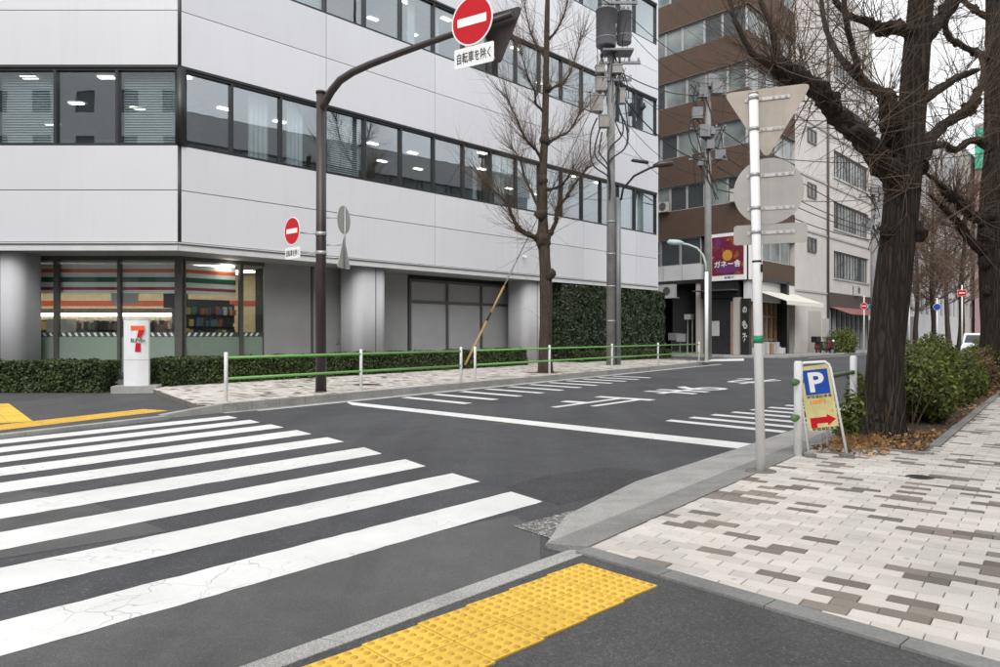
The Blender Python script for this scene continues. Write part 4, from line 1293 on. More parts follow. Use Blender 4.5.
rc = back(768, 235.5, rrect(.66, .19, .03), 'sign_back', 'plate_sign')
for py, px0, px1 in ((101, 746, 785), (131.5, 755, 780), (177, 746, 787), (210, 746, 787), (234, 746, 787)):
    p = wpt(py)
    u0 = (px0 - 753.8) / FPX * WY / .93; u1 = (px1 - 753.8) / FPX * WY / .93
    m = MB(); c = p + b_u * .044
    m.extr([(u0, -.016), (u1, -.016), (u1, .016), (u0, .016)], c, b_rt, Z, b_u, .006); m.build('bracket_rail', M['tape'], wp)
    for q in range(7):
        if q in (3,): continue
        m = MB(); a = u0 + (u1 - u0) * (q + .5) / 7
        m.extr([(a - .012, -.009), (a + .012, -.009), (a + .012, .009), (a - .012, .009)], c - b_u * .004, b_rt, Z, b_u, .003); m.build('bracket_slot', M['sign_back'], wp)
    m = MB(); m.tube([p - Z * .016, p + Z * .016], .048, 14); m.build('band_clamp', M['grey_metal'], wp)
m = MB(); m.tube([wpt(344), wpt(336.5)], .0448, 16); m.build('green_tape', M['green_tape'], wp)
p = wpt(270); m = MB(); m.extr(rrect(.03, .075, .006), p + Vector((.03, -.036, 0)), Vector((.8, .55, 0)).normalized(), Z, Vector((.55, -.8, 0)).normalized(), .003); m.build('sticker', M['sign_black'], wp)
m = MB(); m.tube([wpt(264), wpt(262)], .0449, 12); m.build('sticker_band', M['sign_black'], wp)
m = MB(); m.tube([(WX, WY, PZ - .01), (WX, WY, PZ + .006)], .14, 20); m.build('base_disc', M['joint'], wp)

# parking board: a leaning A-frame with yellow panel
SX, SY = [c_ * .965 for c_ in g(829, 452, PZ)]
pk = thing('parking_board', (SX, SY, PZ), 'yellow A-frame parking board with blue P square and red arrow', 'board sign')
pr = Vector((math.cos(R(-4)), math.sin(R(-4)), 0)); pf = Vector((pr.y, -pr.x, 0))
lean = .13
pu = (Z * math.cos(lean) - pf * math.sin(lean)).normalized()         # up along the leaning board
pn = pr.cross(pu); 
if pn.y > 0: pn = -pn
ptilt = .115                                                            # the board also sags sideways
pr2 = (pr * math.cos(ptilt) + pu * math.sin(ptilt)); pu2 = (pu * math.cos(ptilt) - pr * math.sin(ptilt))
pb = Vector((SX - .02, SY - .02, PZ + .012))
def pp(x, y, d=0.0): return pb + pr2 * x + pu2 * y + pn * d
W2, H2 = .178, 1.02
def frame(sgn, mat='white_paint'):
    pts = [(-W2 - .02, 0), (-W2, H2 - .10)] + [(-W2 + .09 - .09 * math.cos(a), H2 - .10 + .09 * math.sin(a)) for a in [R(30), R(60), R(90)]] + [(W2 - .09 + .09 * math.sin(a), H2 - .10 + .09 * math.cos(a)) for a in [R(30), R(60), R(90)]] + [(W2 + .02, 0)]
    return pts
m = MB(); m.tube([pp(x, y) for x, y in frame(1)], .014, 8); m.build('front_frame', M['white_paint'], pk)
m = MB(); bk = [pp(x * .92, y) + Vector((0, (1 - y / H2) * .42, 0)) for x, y in frame(1)]
bk = [Vector((q.x, q.y, max(q.z, PZ + .012))) for q in bk]
m.tube(bk, .013, 8); m.build('rear_frame', M['white_paint'], pk)
m = MB(); m.extr([(x - 0, y + .62) for x, y in rrect(.325, .70, .05)], pb, pr2, pu2, pn, .006); pan = m.build('panel', M['sign_yellow'], pk)
m = MB(); m.extr([(x + .005, y + .79) for x, y in rrect(.262, .27, .005)], pb + pn * .006, pr2, pu2, pn, .002); bl = m.build('blue_square', M['sign_blue'], pan)
m = MB(); text_on(m, 'P', pp(.005, .79, .0095), pr2, pu2, .165, .215, 0, .03); m.build('letter', M['sign_white'], bl)
m = MB(); text_on(m, '時間貸駐車場', pp(.01, .632, .0075), pr2, pu2, .26, .035, 0, .01); m.build('lettering', M['sign_black'], pan)
m = MB(); text_on(m, '100円', pp(-.015, .575, .0075), pr2, pu2, .16, .055, 0, .02); m.build('price', M['sign_orange'], pan)
m = MB(); text_on(m, '★', pp(.12, .47, .0075), pr2, pu2, .035, .035); m.build('mark', M['sign_orange'], pan)
ar = [(-.125, .30), (-.06, .30), (-.06, .345), (.055, .345), (.055, .315), (.145, .378), (.055, .44), (.055, .41), (-.125, .41)]
m = MB(); m.extr(ar, pb + pn * .006, pr2, pu2, pn, .0015); m.build('arrow', M['sign_red'], pan)
m = MB(); text_on(m, '時間貸駐車場', pp(.02, .285, .0075), pr2, pu2, .27, .032, 0, .012); m.build('lettering', M['sign_black'], pan)
for sx in (-1, 1):
    m = MB(); a = pp(sx * (W2 + .02), .0); m.box(a.x - .06, a.x + .06, a.y - .05, a.y + .06, PZ, PZ + .03); m.build('foot_weight', M['border'], pk)

# ================================================================== UTILITY POLES
UX, UY = g(611, 365, FZ)
up_ = thing('utility_pole', (UX, UY, FZ), 'concrete utility pole with grey transformers beside the green fence', 'utility pole')
m = MB(); m.tube([(UX, UY, FZ), (UX, UY, 16.5)], [.19, .13], 20); m.build('pole', M['pole_concrete'], up_)
m = MB(); m.tube([(UX + .29, UY + .02, FZ), (UX + .29, UY + .02, 6.9)], .115, 16); m.build('steel_riser', M['pole_steel'], up_)
for zz in (1.9, 3.3, 4.6, 5.9):
    m = MB(); m.tube([(UX + .12, UY + .01, zz), (UX + .12, UY + .01, zz + .05)], .34, 16); 
    m = MB(); m.tube([(UX, UY, zz), (UX, UY, zz + .05)], .195, 16); m.build('band', M['grey_metal'], up_)
def can(px, py0, py1, r, name='transformer', mat='transformer', dy=-.25):
    a = at(px, (py0 + py1) / 2, UY + dy); z0 = at(px, py1, UY + dy).z; z1 = at(px, py0, UY + dy).z
    m = MB(); m.tube([(a.x, a.y, z0), (a.x, a.y, z0 + .04), (a.x, a.y, z1 - .06), (a.x, a.y, z1 - .06), (a.x, a.y, z1)], [r * .9, r, r, r * 1.06, r * 1.02], 20)
    o = m.build(name, M[mat], up_)
    m = MB()
    for k in range(3): m.tube([(a.x + (k - 1) * r * .55, a.y, z1), (a.x + (k - 1) * r * .55, a.y, z1 + .22)], [.045, .02], 8)
    m.build('bushing', M['cable'], o)
    m = MB(); m.tube([(a.x, a.y, z0 + .28), (a.x, a.y, z0 + .33)], r * 1.03, 20); m.build('hoop', M[mat], o)
can(606, 10, 47, .40); can(624, 12, 44, .30, 'transformer', 'transformer', .25)
a = at(617, 52, UY - .1)
m = MB(); m.box(a.x - .62, a.x + .62, a.y - .35, a.y + .45, a.z - .05, a.z + .03); m.build('platform', M['transformer'], up_)
for px, py, w, h in ((601, 85, .42, .5), (596.5, 104, .5, .62), (604, 122, .4, .45), (622, 97, .2, .55), (600, 70, .35, .25), (617, 70, .4, .3)):
    a = at(px, py, UY - .25); m = MB(); m.box(a.x - w / 2, a.x + w / 2, a.y - .15, a.y + .15, a.z - h / 2, a.z + h / 2); m.box(a.x - w / 2 - .02, a.x + w / 2 + .02, a.y - .17, a.y + .17, a.z + h / 2, a.z + h / 2 + .04); m.build('junction_box', M['box_grey'], up_)
for py, L in ((63, 1.5), (3, 1.3), (80, .9)):
    a = at(618, py, UY - .1); m = MB(); m.box(a.x - L * .5, a.x + L * .6, a.y - .06, a.y + .04, a.z - .05, a.z + .05); m.build('crossarm', M['transformer'], up_)
    for k in range(5):
        x = a.x - L * .45 + k * L * .25
        m = MB(); m.tube([(x, a.y, a.z + .05), (x, a.y, a.z + .12), (x, a.y, a.z + .14), (x, a.y, a.z + .2)], [.03, .06, .03, .05], 8); m.build('insulator', M['box_grey'], up_)
rd = random.Random(4)
for k in range(26):                              # drooping jumpers and conduits round the pole
    p0 = at(rd.uniform(594, 630), rd.uniform(0, 80), UY + rd.uniform(-.4, .3)); p1 = at(rd.uniform(598, 630), rd.uniform(55, 150), UY + rd.uniform(-.4, .3))
    mid = (p0 + p1) / 2 + Vector((rd.uniform(-.5, .5), rd.uniform(-.2, .2), -rd.uniform(.1, .6)))
    m = MB(); m.tube([p0 * (1 - t) ** 2 + mid * 2 * t * (1 - t) + p1 * t * t for t in [i / 8 for i in range(9)]], rd.choice((.014, .02, .026)), 5, 0, False); m.build('jumper_cable', M['cable'], up_)
# conduit loops lower down
for k, (px0, y0, sw, y1) in enumerate(((600, 128, -7, 172), (597, 118, -9, 178), (602, 132, -4, 168), (618, 105, 7, 150), (620, 112, 10, 162))):
    P, Rr = smooth([at(x, y, UY - .22) for x, y in ((px0, y0), (px0 + sw * .7, y0 + 18), (px0 + sw * .5, y1 - 14), (609, y1), (609.5, y1 + 22))], [.03] * 5, 6)
    m = MB(); m.tube(P, Rr, 6, 0, False); m.build('conduit', M['cable'], up_)
# dark lamp arm on this pole
lp = [at(621, 200, UY - .1), at(623, 189, UY - .4), at(634, 176, UY - .9), at(650, 168, UY - 1.3), at(657, 166, UY - 1.5)]
m = MB(); m.tube(lp, .045, 8); lo_ = m.build('lamp_arm', M['brown_pole'], up_)
a = lp[-1]
m = MB(); m.tube([a - Vector((.15, 0, .0)), a + Vector((.1, 0, .06)), a + Vector((.55, 0, .1)), a + Vector((.66, 0, .09))], [.05, .13, .11, .02], 12); m.build('lamp_head', M['brown_pole'], lo_)
a = at(640, 161, UY - .5)
m = MB(); m.tube([a - Vector((.35, 0, 0)), a - Vector((.3, 0, -.03)), a + Vector((.3, 0, -.06)), a + Vector((.35, 0, -.08))], [.02, .07, .07, .02], 8); m.build('cable_closure', M['cable'], up_)
# guy wire with its yellow guard
gb = Vector((*g(461.5, 372, FZ), FZ)); gt = at(607, 78, UY)
t1 = (384 - 281) / (384 - 78.0)
guy = thing('guy_wire', gb, 'slanting guy wire of the utility pole with its yellow plastic guard', 'guy wire')
m = MB(); m.tube([gb, gt], .014, 6); m.build('wire', M['cable'], guy)
m = MB(); m.tube([gb.lerp(gt, .02), gb.lerp(gt, .145)], .04, 10); m.build('guard', M['guy_yellow'], guy)
m = MB(); m.tube([gb.lerp(gt, .145), gb.lerp(gt, .17)], .042, 10); m.build('black_band', M['cable'], guy)
m = MB(); m.tube([gb.lerp(gt, .17), gb.lerp(gt, .25)], .038, 10); m.build('guard', M['guy_yellow'], guy)
m = MB(); m.tube([gb.lerp(gt, .25), gb.lerp(gt, .32)], .026, 10); m.build('guard_sleeve', M['box_grey'], guy)

def small_pole(px, base_y, top_z, label, mat, r, clutter, seed, z=FZ, d=None):
    x, y = g(px, base_y, z) if d is None else ((px - 500) / FPX * d, d)
    t = thing('utility_pole', (x, y, z), label, 'utility pole')
    m = MB(); m.tube([(x, y, z), (x, y, top_z)], [r, r * .75], 14); m.build('pole', M[mat], t)
    rd = random.Random(seed)
    for zc in clutter:
        m = MB(); m.box(x - 1.0, x + 1.0, y - .08, y + .08, zc - .05, zc + .05); m.build('crossarm', M['transformer'], t)
        for k in range(4):
            zz = zc + rd.uniform(-.7, .7); xx = x + rd.uniform(-.7, .7); w = rd.uniform(.12, .3)
            m = MB(); yy = y - rd.uniform(.1, .4); m.box(xx - w, xx + w, yy - .2, yy + .1, zz - w, zz + w * 1.3); m.build('junction_box', M['transformer'], t)
        for k in range(5):
            m = MB(); xx = x - .9 + k * .45; m.tube([(xx, y, zc + .05), (xx, y, zc + .14), (xx, y, zc + .22)], [.03, .07, .04], 8); m.build('insulator', M['box_grey'], t)
        for k in range(6):
            p0 = Vector((x + rd.uniform(-1, 1), y - .2, zc + rd.uniform(-.2, .6))); p1 = Vector((x + rd.uniform(-.5, .5), y - .2, zc - rd.uniform(.8, 2.2)))
            mid = (p0 + p1) / 2 + Vector((rd.uniform(-.8, .8), 0, -.4))
            m = MB(); m.tube([p0 * (1 - q) ** 2 + mid * 2 * q * (1 - q) + p1 * q * q for q in [i / 6 for i in range(7)]], .03, 5, 0, False); m.build('jumper_cable', M['cable'], t)
    return t, x, y
up2, U2X, U2Y = small_pole(708, 358, 15.0, 'concrete utility pole crowded with boxes at the brown building', 'pole_concrete', .2, (14.0, 12.2, 10.6), 5)
up3, U3X, U3Y = small_pole(873, 0, 12.5, 'slim utility pole beyond the beige building', 'pole_concrete', .18, (11.3, 9.3), 6, FZ, 52.0)

# mint street lamp
LX, LY = g(706.5, 361, FZ)
sl = thing('street_lamp', (LX, LY, FZ), 'pale street lamp with curved arm and mint head near the restaurant', 'street lamp')
s_ = LY / FPX
m = MB(); m.tube([(LX, LY, FZ), (LX, LY, at(706, 272, LY).z)], .085, 12); m.build('pole', M['white_paint'], sl)
m = MB(); m.tube([at(x, y, LY) for x, y in ((706, 273), (705.5, 263), (703, 255), (697, 248), (688, 244.5), (679, 243))], [.06, .055, .05, .05, .05, .05], 8); m.build('arm', M['mint'], sl)
a = at(676, 242.5, LY)
m = MB(); m.tube([a + Vector((.35, 0, -.01)), a + Vector((.1, 0, 0)), a + Vector((-.3, 0, .03)), a + Vector((-.42, 0, .03))], [.05, .13, .12, .03], 12); m.build('lamp_head', M['mint'], sl)

# ================================================================== CABLES
def cable(p0, p1, sag, r, label, n=16):
    p0, p1 = Vector(p0), Vector(p1)
    pts = [p0.lerp(p1, i / n) - Z * (4 * sag * (i / n) * (1 - i / n)) for i in range(n + 1)]
    m = MB(); m.tube([p - p0 for p in pts], r, 6, 0, False)
    o = m.build('overhead_cable', M['cable'], None, (0, 0, 0)); o.location = p0
    WL[o.name] = p0
    return tag(o, label, 'cable', 'overhead cables above the street')
T1 = [at(618, 63, UY), at(622, 88, UY), at(618, 3, UY), at(625, 100, UY)]
T2 = Vector((U2X, U2Y, 0)); T3 = Vector((U3X, U3Y, 0))
cable(at(604, 62, UY), T2 + Z * 14.05 , .5, .022, 'thick black cable from the transformer pole to the brown building pole')
cable(at(622, 96, UY), T2 + Z * 10.5, .6, .03, 'thick lower cable sagging from the transformer pole past the brown building')
cable(at(616, 2, UY), T2 + Vector((.8, 0, 15.0)), .5, .016, 'topmost cable from the transformer pole to the brown building pole')
far_l = 'overhead cable crossing in front of the beige building'
for k, (z0, z1, sg) in enumerate(((12.3, 9.6, .3), (11.0, 9.0, .5), (10.2, 8.6, .35), (9.6, 8.2, .6), (9.0, 11.2, .4))):
    cable(T2 + Vector((.5, 0, z0)), T3 + Vector((0, 0, z1)), sg, .028, ('cable from the top crossarm of the brown building pole past the beige wall', 'second cable down in front of the beige building', 'middle cable in front of the beige building', 'lowest cable in front of the beige building', 'cable rising across the others in front of the beige building')[k])
rc_ = random.Random(12)
for k, (y0, z1, lab) in enumerate(((70, 13.0, 'thin cable from the transformer platform to the brown building pole'), (78, 12.1, 'thin cable just under the transformer platform'), (112, 9.8, 'thin cable from the lower junction box to the brown building pole'),
                                   (130, 9.2, 'lowest thin cable between the two utility poles'), (20, 14.6, 'thin cable passing behind the transformers'))):
    cable(at(616 + k, y0, UY), T2 + Vector((rc_.uniform(-.5, .5), 0, z1)), rc_.uniform(.3, 1.0), .013, lab)
cable(T2 + Vector((.3, 0, 13.2)), Vector((24, 30, 11.5)), .9, .02, 'cable from the brown building pole towards the large tree')
cable(T2 + Vector((.3, 0, 11.2)), Vector((25, 31, 10.0)), 1.0, .02, 'lower cable from the brown building pole towards the large tree')
cable(T3 + Vector((0, 0, 11.3)), T3 + Vector((34, 42, 10.8)), .8, .03, 'cable leaving the slim utility pole along the street')
cable(T3 + Vector((0, 0, 9.4)), T3 + Vector((34, 42, 9.2)), .9, .03, 'lower cable leaving the slim utility pole along the street')
cable(at(616, 8, UY), at(640, -160, UY + 9), .2, .02, 'cable rising from the transformer pole beside the white building')
cable(at(612, 5, UY), at(560, -60, UY - 9), .3, .02, 'cable leaving the transformer pole towards the crossing')

# ================================================================== TREES
def trunk_mesh(mb, pts, rad, n=26, seed=0, ridge=.10, k=10):
    """main stem with vertical ridges and a flared foot"""
    P, Rr = smooth(pts, rad, k)
    b = len(mb.v); L = 0
    for i, (p, r) in enumerate(zip(P, Rr)):
        if i: L += (p - P[i - 1]).length
        for j in range(n):
            a = 2 * math.pi * j / n
            rr = r * (1 + ridge * mnoise.noise(Vector((math.cos(a) * 3 + seed, math.sin(a) * 3, L * .5))) + ridge * .8 * mnoise.noise(Vector((math.cos(a) * 7 + seed, math.sin(a) * 7, L * .9))))
            mb.v.append((p.x + rr * math.cos(a), p.y + rr * math.sin(a), p.z))
    for i in range(len(P) - 1):
        for j in range(n):
            j2 = (j + 1) % n
            mb.f.append((b + i * n + j, b + i * n + j2, b + (i + 1) * n + j2, b + (i + 1) * n + j)); mb.m.append(0); mb.sm.append(True)

def rvec(rd): 
    v = Vector((rd.gauss(0, 1), rd.gauss(0, 1), rd.gauss(0, 1))); return v.normalized()

def twig(mb, p, d, L, r, rd, depth=1, up=.5, n=3, seg=5):
    pts = [Vector(p)]; dd = d.normalized(); rad = [r]
    for i in range(seg):
        dd = (dd + rvec(rd) * .16 + Z * up * .16).normalized()
        pts.append(pts[-1] + dd * (L / seg)); rad.append(r * (1 - (i + 1) / seg * .78))
    mb.tube(pts, rad, n, 0, False)
    if depth > 0:
        for k in range(rd.randint(2, 4)):
            i = rd.randint(1, seg - 1)
            b = (pts[i + 1] - pts[i]).normalized()
            twig(mb, pts[i], (b * .9 + rvec(rd) * .75), L * rd.uniform(.25, .55), rad[i] * .7, rd, depth - 1, up, n, 4)

def burst(mb, p, d, count, L, r, rd, spread=.8, up=.5, depth=1):
    for _ in range(count):
        twig(mb, Vector(p) + rvec(rd) * r * 3, d * .7 + rvec(rd) * spread, L * rd.uniform(.4, 1.15), r * rd.uniform(.6, 1.2), rd, depth, up)

def knob(mb, p, r, rd):
    """swollen pruning knob: an uneven lump"""
    c = Vector(p); n, k = 9, 6; vs = [c - Z * r]
    for i in range(1, k):
        a = -math.pi / 2 + math.pi * i / k
        for j in range(n):
            b = 2 * math.pi * j / n; rr = r * rd.uniform(.72, 1.3)
            vs.append(c + Vector((rr * math.cos(a) * math.cos(b), rr * math.cos(a) * math.sin(b), rr * math.sin(a))))
    vs.append(c + Z * r)
    fs = [(0, 1 + (j + 1) % n, 1 + j) for j in range(n)]
    for i in range(k - 2):
        for j in range(n): fs.append((1 + i * n + j, 1 + i * n + (j + 1) % n, 1 + (i + 1) * n + (j + 1) % n, 1 + (i + 1) * n + j))
    Lx = len(vs) - 1; fs += [(Lx, 1 + (k - 2) * n + j, 1 + (k - 2) * n + (j + 1) % n) for j in range(n)]
    mb.add(vs, fs, 0, True)

# --- the large dark tree on the right pavement
B2 = K.p(6.55, .38, PZ)
D2 = B2.y
rd = random.Random(21)
t2 = thing('street_tree', (B2.x, B2.y, PZ), 'large dark bare tree with thick trunk beside the parking board', 'tree')
mb = MB()
def a2(px, py, dy=0.0): return at(px, py, D2 + dy)
trunk_mesh(mb, [a2(880, 440), a2(881, 425), a2(884, 400), a2(886, 350), a2(893, 280), a2(900, 220), a2(905, 170), a2(911, 120), a2(916, 60), a2(921, 0), a2(926, -80), a2(930, -170)],
           [.37, .29, .235, .215, .212, .208, .20, .165, .155, .15, .135, .11], 30, 1.3, .11)
for px, py, r in ((886, 232, .09), (916, 232, .13), (914, 150, .10), (882, 300, .05), (884, 385, .07)): knob(mb, a2(px, py, -.08), r, rd)
mb.build('trunk', M['bark'], t2)
limbs2 = [  # pixel track, depth offset along the limb, radii
    ([(897, 185), (880, 160), (858, 135), (838, 118), (825, 98), (812, 85), (795, 78), (780, 68), (772, 60)], [0, -.3, -.6, -.9, -1.1, -1.3, -1.5, -1.6, -1.7], [.16, .13, .115, .105, .11, .10, .12, .10, .05]),
    ([(899, 150), (892, 130), (890, 110), (888, 95)], [0, -.2, -.35, -.4], [.13, .12, .11, .12]),
    ([(888, 96), (872, 88), (856, 74), (842, 60), (828, 35), (822, 5), (818, -40)], [-.4, -.5, -.6, -.6, -.5, -.4, -.3], [.09, .06, .048, .04, .034, .028, .02]),
    ([(860, 77), (853, 50), (846, 20), (842, -30)], [-.6, -.8, -1, -1.1], [.045, .036, .03, .02]),
    ([(916, 168), (926, 145), (940, 128), (955, 118), (968, 110), (978, 100)], [0, .3, .6, .9, 1.2, 1.5], [.15, .10, .075, .065, .085, .06]),
    ([(968, 110), (980, 88), (983, 70), (978, 50)], [1.2, 1.4, 1.6, 1.8], [.07, .05, .04, .02]),
    ([(917, 100), (935, 92), (950, 82), (962, 76), (978, 70)], [0, .3, .5, .7, .9], [.10, .06, .05, .05, .03]),
    ([(914, 35), (905, 30), (893, 28), (880, 30), (868, 22), (850, 16), (838, 4), (826, -18)], [0, -.1, -.2, -.2, -.3, -.4, -.4, -.4], [.10, .08, .075, .08, .045, .04, .034, .025]),
    ([(922, 40), (936, 25), (945, 12), (952, 5), (968, -10)], [0, .2, .4, .5, .7], [.12, .085, .08, .09, .04]),
    ([(838, 118), (845, 130), (860, 128), (875, 134)], [-.9, -.9, -.8, -.7], [.06, .04, .04, .03]),
    ([(780, 68), (765, 62), (752, 52), (735, 20), (728, -10)], [-1.6, -1.7, -1.8, -1.9, -1.9], [.07, .04, .03, .024, .015]),
    ([(795, 78), (778, 60), (772, 30), (760, 0), (752, -30)], [-1.5, -1.5, -1.6, -1.6, -1.6], [.06, .036, .028, .024, .015]),
]
tw = MB()
for pts, dys, rads in limbs2:
    P, Rr = smooth([a2(x, y, d) for (x, y), d in zip(pts, dys)], rads, 5, .18, rd)
    m = MB(); m.tube(P, Rr, 10)
    big = max(rads) > .09
    for i in range(0, len(P), 4):
        if Rr[i] > .045 and rd.random() < .6: knob(m, P[i] + rvec(rd) * Rr[i] * .4, Rr[i] * rd.uniform(.8, 1.2), rd)
    m.build('limb', M['bark'] if big else M['twig_dark'], t2)
    for i in range(2, len(P)):
        dirn = (P[i] - P[i - 1]).normalized()
        for _ in range(rd.choice((1, 1, 2)) if big else rd.choice((1, 1, 2))):
            twig(tw, P[i], dirn * .5 + rvec(rd) * .9 + Z * .25, rd.uniform(.35, 1.25), rd.uniform(.004, .0085), rd, 1, rd.uniform(.1, .6))
for (px, py, dy, cnt, dx) in ((775, 62, -1.7, 26, -.6), (795, 75, -1.5, 26, -.3), (812, 88, -1.3, 20, -.3), (826, 100, -1.1, 16, 0), (888, 96, -.4, 22, -.3), (858, 135, -.6, 14, -.2), (880, 30, -.2, 12, -.4), (968, 110, 1.2, 16, .3), (950, 5, .5, 12, .2), (905, 190, -.3, 14, -.3), (925, 232, -.1, 8, .6)):
    burst(tw, a2(px, py, dy), Vector((dx, rd.uniform(-.3, .3), .55)), cnt, 1.35, .0075, rd, .85, .35, 1)
for _ in range(34):                                                     # long hanging shoots around the crown
    px, py = rd.choice(((800, 80), (840, 110), (880, 150), (900, 180), (820, 95), (860, 70)))
    twig(tw, a2(px + rd.uniform(-12, 12), py + rd.uniform(-10, 10), rd.uniform(-1.2, 0)), Vector((rd.uniform(-1, .4), rd.uniform(-.5, .5), rd.uniform(-.7, .4))), rd.uniform(.6, 1.5), .0055, rd, 1, -.15)
for _ in range(14):                                                      # thin suckers at the foot
    a = rd.uniform(-2.6, -.2); q = Vector((B2.x + .36 * math.cos(a), B2.y + .36 * math.sin(a), PZ))
    twig(tw, q, Vector((math.cos(a) * .25, math.sin(a) * .25, 1)), rd.uniform(.5, 1.0), .006, rd, 0, .3)
tw.build('twigs', M['twig'], t2)

# --- the leaning tree at the right edge of the view
B3 = Vector((12.98, 19.0, PZ))
rd = random.Random(33)
t3 = thing('street_tree', B3, 'dark bare tree with leaning knobbly trunk at the end of the azalea bed', 'tree')
def a3(px, py, dy=0.0): return at(px, py, B3.y + dy)
mb = MB()
trunk_mesh(mb, [a3(999, 388), a3(999, 370), a3(999, 330), a3(998, 280), a3(996, 240), a3(996, 200), a3(996, 150), a3(994, 90), a3(993, 40), a3(993, 0), a3(992, -60)], [.54, .45, .40, .42, .42, .34, .28, .22, .18, .16, .13], 26, 5.1, .12)
for px, py, r in ((986, 262, .2), (985, 235, .18), (989, 215, .2), (987, 290, .14)): knob(mb, a3(px, py, -.15), r, rd)
mb.build('trunk', M['bark'], t3)
tw = MB()
for pts, dys, rads in [
    ([(992, 225), (972, 215), (958, 200), (950, 196), (940, 185), (925, 172)], [0, -.4, -.8, -1, -1.3, -1.6], [.17, .13, .12, .13, .06, .03]),
    ([(990, 255), (970, 240), (958, 222), (945, 210), (930, 195)], [0, -.3, -.5, -.7, -.9], [.15, .10, .09, .06, .03]),
    ([(994, 150), (974, 140), (955, 150), (944, 145), (932, 148)], [0, -.3, -.5, -.8, -1], [.14, .09, .08, .08, .04]),
    ([(993, 60), (970, 50), (950, 38), (945, 22), (955, 10)], [0, -.3, -.6, -.8, -1], [.12, .08, .07, .07, .04]),
    ([(990, 130), (1003, 120), (1020, 105)], [0, -.2, -.4], [.13, .09, .06]),
    ([(993, 20), (968, 5), (945, -20)], [0, .3, .6], [.1, .07, .04])]:
    P, Rr = smooth([a3(x, y, d) for (x, y), d in zip(pts, dys)], rads, 5, .2, rd)
    m = MB(); m.tube(P, Rr, 10)
    for i in range(0, len(P), 4):
        if Rr[i] > .06 and rd.random() < .7: knob(m, P[i], Rr[i] * 1.2, rd)
    m.build('limb', M['bark'], t3)
    for i in range(2, len(P)):
        dirn = (P[i] - P[i - 1]).normalized()
        for _ in range(3): twig(tw, P[i], dirn * .4 + rvec(rd) * .9 + Z * .3, rd.uniform(.6, 2.0), rd.uniform(.008, .015), rd, 1, .4)
burst(tw, a3(955, 200, -.9), Vector((-.4, 0, .5)), 26, 2.0, .012, rd, .8, .4)
burst(tw, a3(958, 225, -.5), Vector((-.6, 0, .2)), 22, 2.2, .012, rd, .8, .3)
tw.build('twigs', M['twig'], t3)

# --- the slim tree in front of the office building
B1 = Vector((1.47, 23.4, FZ))
rd = random.Random(5)
t1_ = thing('street_tree', B1, 'slim bare tree in red soil in front of the white office facade', 'tree')
def a1(px, py, dy=0.0): return at(px, py, B1.y + dy)
mb = MB()
trunk_mesh(mb, [a1(545.5, 375), a1(545, 355), a1(546, 320), a1(546, 285), a1(544, 250), a1(543, 238), a1(543, 220), a1(543, 180), a1(545, 130), a1(546, 80), a1(547, 30), a1(548, -30), a1(549, -120)],
           [.27, .215, .20, .20, .185, .20, .145, .13, .115, .10, .085, .065, .04], 18, 2.2, .14, 6)
for px, py, r in ((543, 240, .27), (549, 275, .2), (541, 215, .2), (545, 140, .16), (543, 180, .17), (548, 88, .13)): knob(mb, a1(px, py, -.05), r, rd)
mb.build('trunk', M['bark_mid'], t1_)
tw = MB()
lm = [([(541, 241), (531, 236), (520, 230), (513, 218), (508, 205), (500, 196), (490, 188)], [0, -.3, -.5, -.7, -.9, -1, -1.2], [.12, .10, .09, .07, .05, .035, .02]),
      ([(549, 235), (556, 222), (557, 208), (566, 198), (572, 188), (585, 170)], [0, -.2, -.3, -.4, -.5, -.6], [.11, .08, .07, .055, .04, .02]),
      ([(541, 212), (533, 195), (525, 178), (520, 160), (512, 148)], [0, .3, .5, .6, .8], [.09, .06, .05, .035, .02]),
      ([(543, 162), (536, 150), (532, 146), (525, 138), (518, 122), (508, 100)], [0, -.2, -.4, -.5, -.7, -.9], [.08, .055, .055, .045, .03, .015]),
      ([(546, 145), (556, 138), (568, 132), (575, 122), (580, 112)], [0, .2, .4, .5, .6], [.085, .06, .05, .04, .02]),
      ([(545, 112), (536, 104), (535, 92), (528, 78), (522, 55)], [0, -.2, -.3, -.5, -.6], [.07, .05, .045, .03, .015]),
      ([(547, 92), (556, 86), (563, 84), (572, 68), (580, 40)], [0, .2, .3, .5, .6], [.07, .05, .04, .03, .015]),
      ([(547, 60), (538, 48), (530, 30), (524, 0)], [0, .1, .2, .3], [.06, .04, .03, .015]),
      ([(548, 40), (558, 28), (566, 8), (570, -20)], [0, -.1, -.2, -.3], [.06, .04, .03, .015]),
      ([(546, 190), (560, 186), (572, 172)], [0, -.6, -1.0], [.07, .05, .03])]
for pts, dys, rads in lm:
    P, Rr = smooth([a1(x, y, d) for (x, y), d in zip(pts, dys)], [q * .78 for q in rads], 4, .2, rd)
    m = MB(); m.tube(P, Rr, 8)
    for i in range(1, len(P), 4):
        if Rr[i] > .03 and rd.random() < .7: knob(m, P[i], Rr[i] * 1.35, rd)
    m.build('limb', M['bark_mid'], t1_)
    for i in range(2, len(P)):
        dirn = (P[i] - P[i - 1]).normalized()
        for _ in range(4): twig(tw, P[i], dirn * .9 + rvec(rd) * .6 + Z * .2, rd.uniform(.5, 2.1), rd.uniform(.006, .011), rd, 1, .5)
    burst(tw, P[-1], (P[-1] - P[-4]).normalized() + Z * .2, 9, 2.1, .011, rd, .45, .5)
for px, py in ((543, 240), (545, 140), (541, 215), (546, 200), (548, 88), (547, 50)):
    burst(tw, a1(px, py), Z * .4, 14, 1.8, .009, rd, .9, .35)
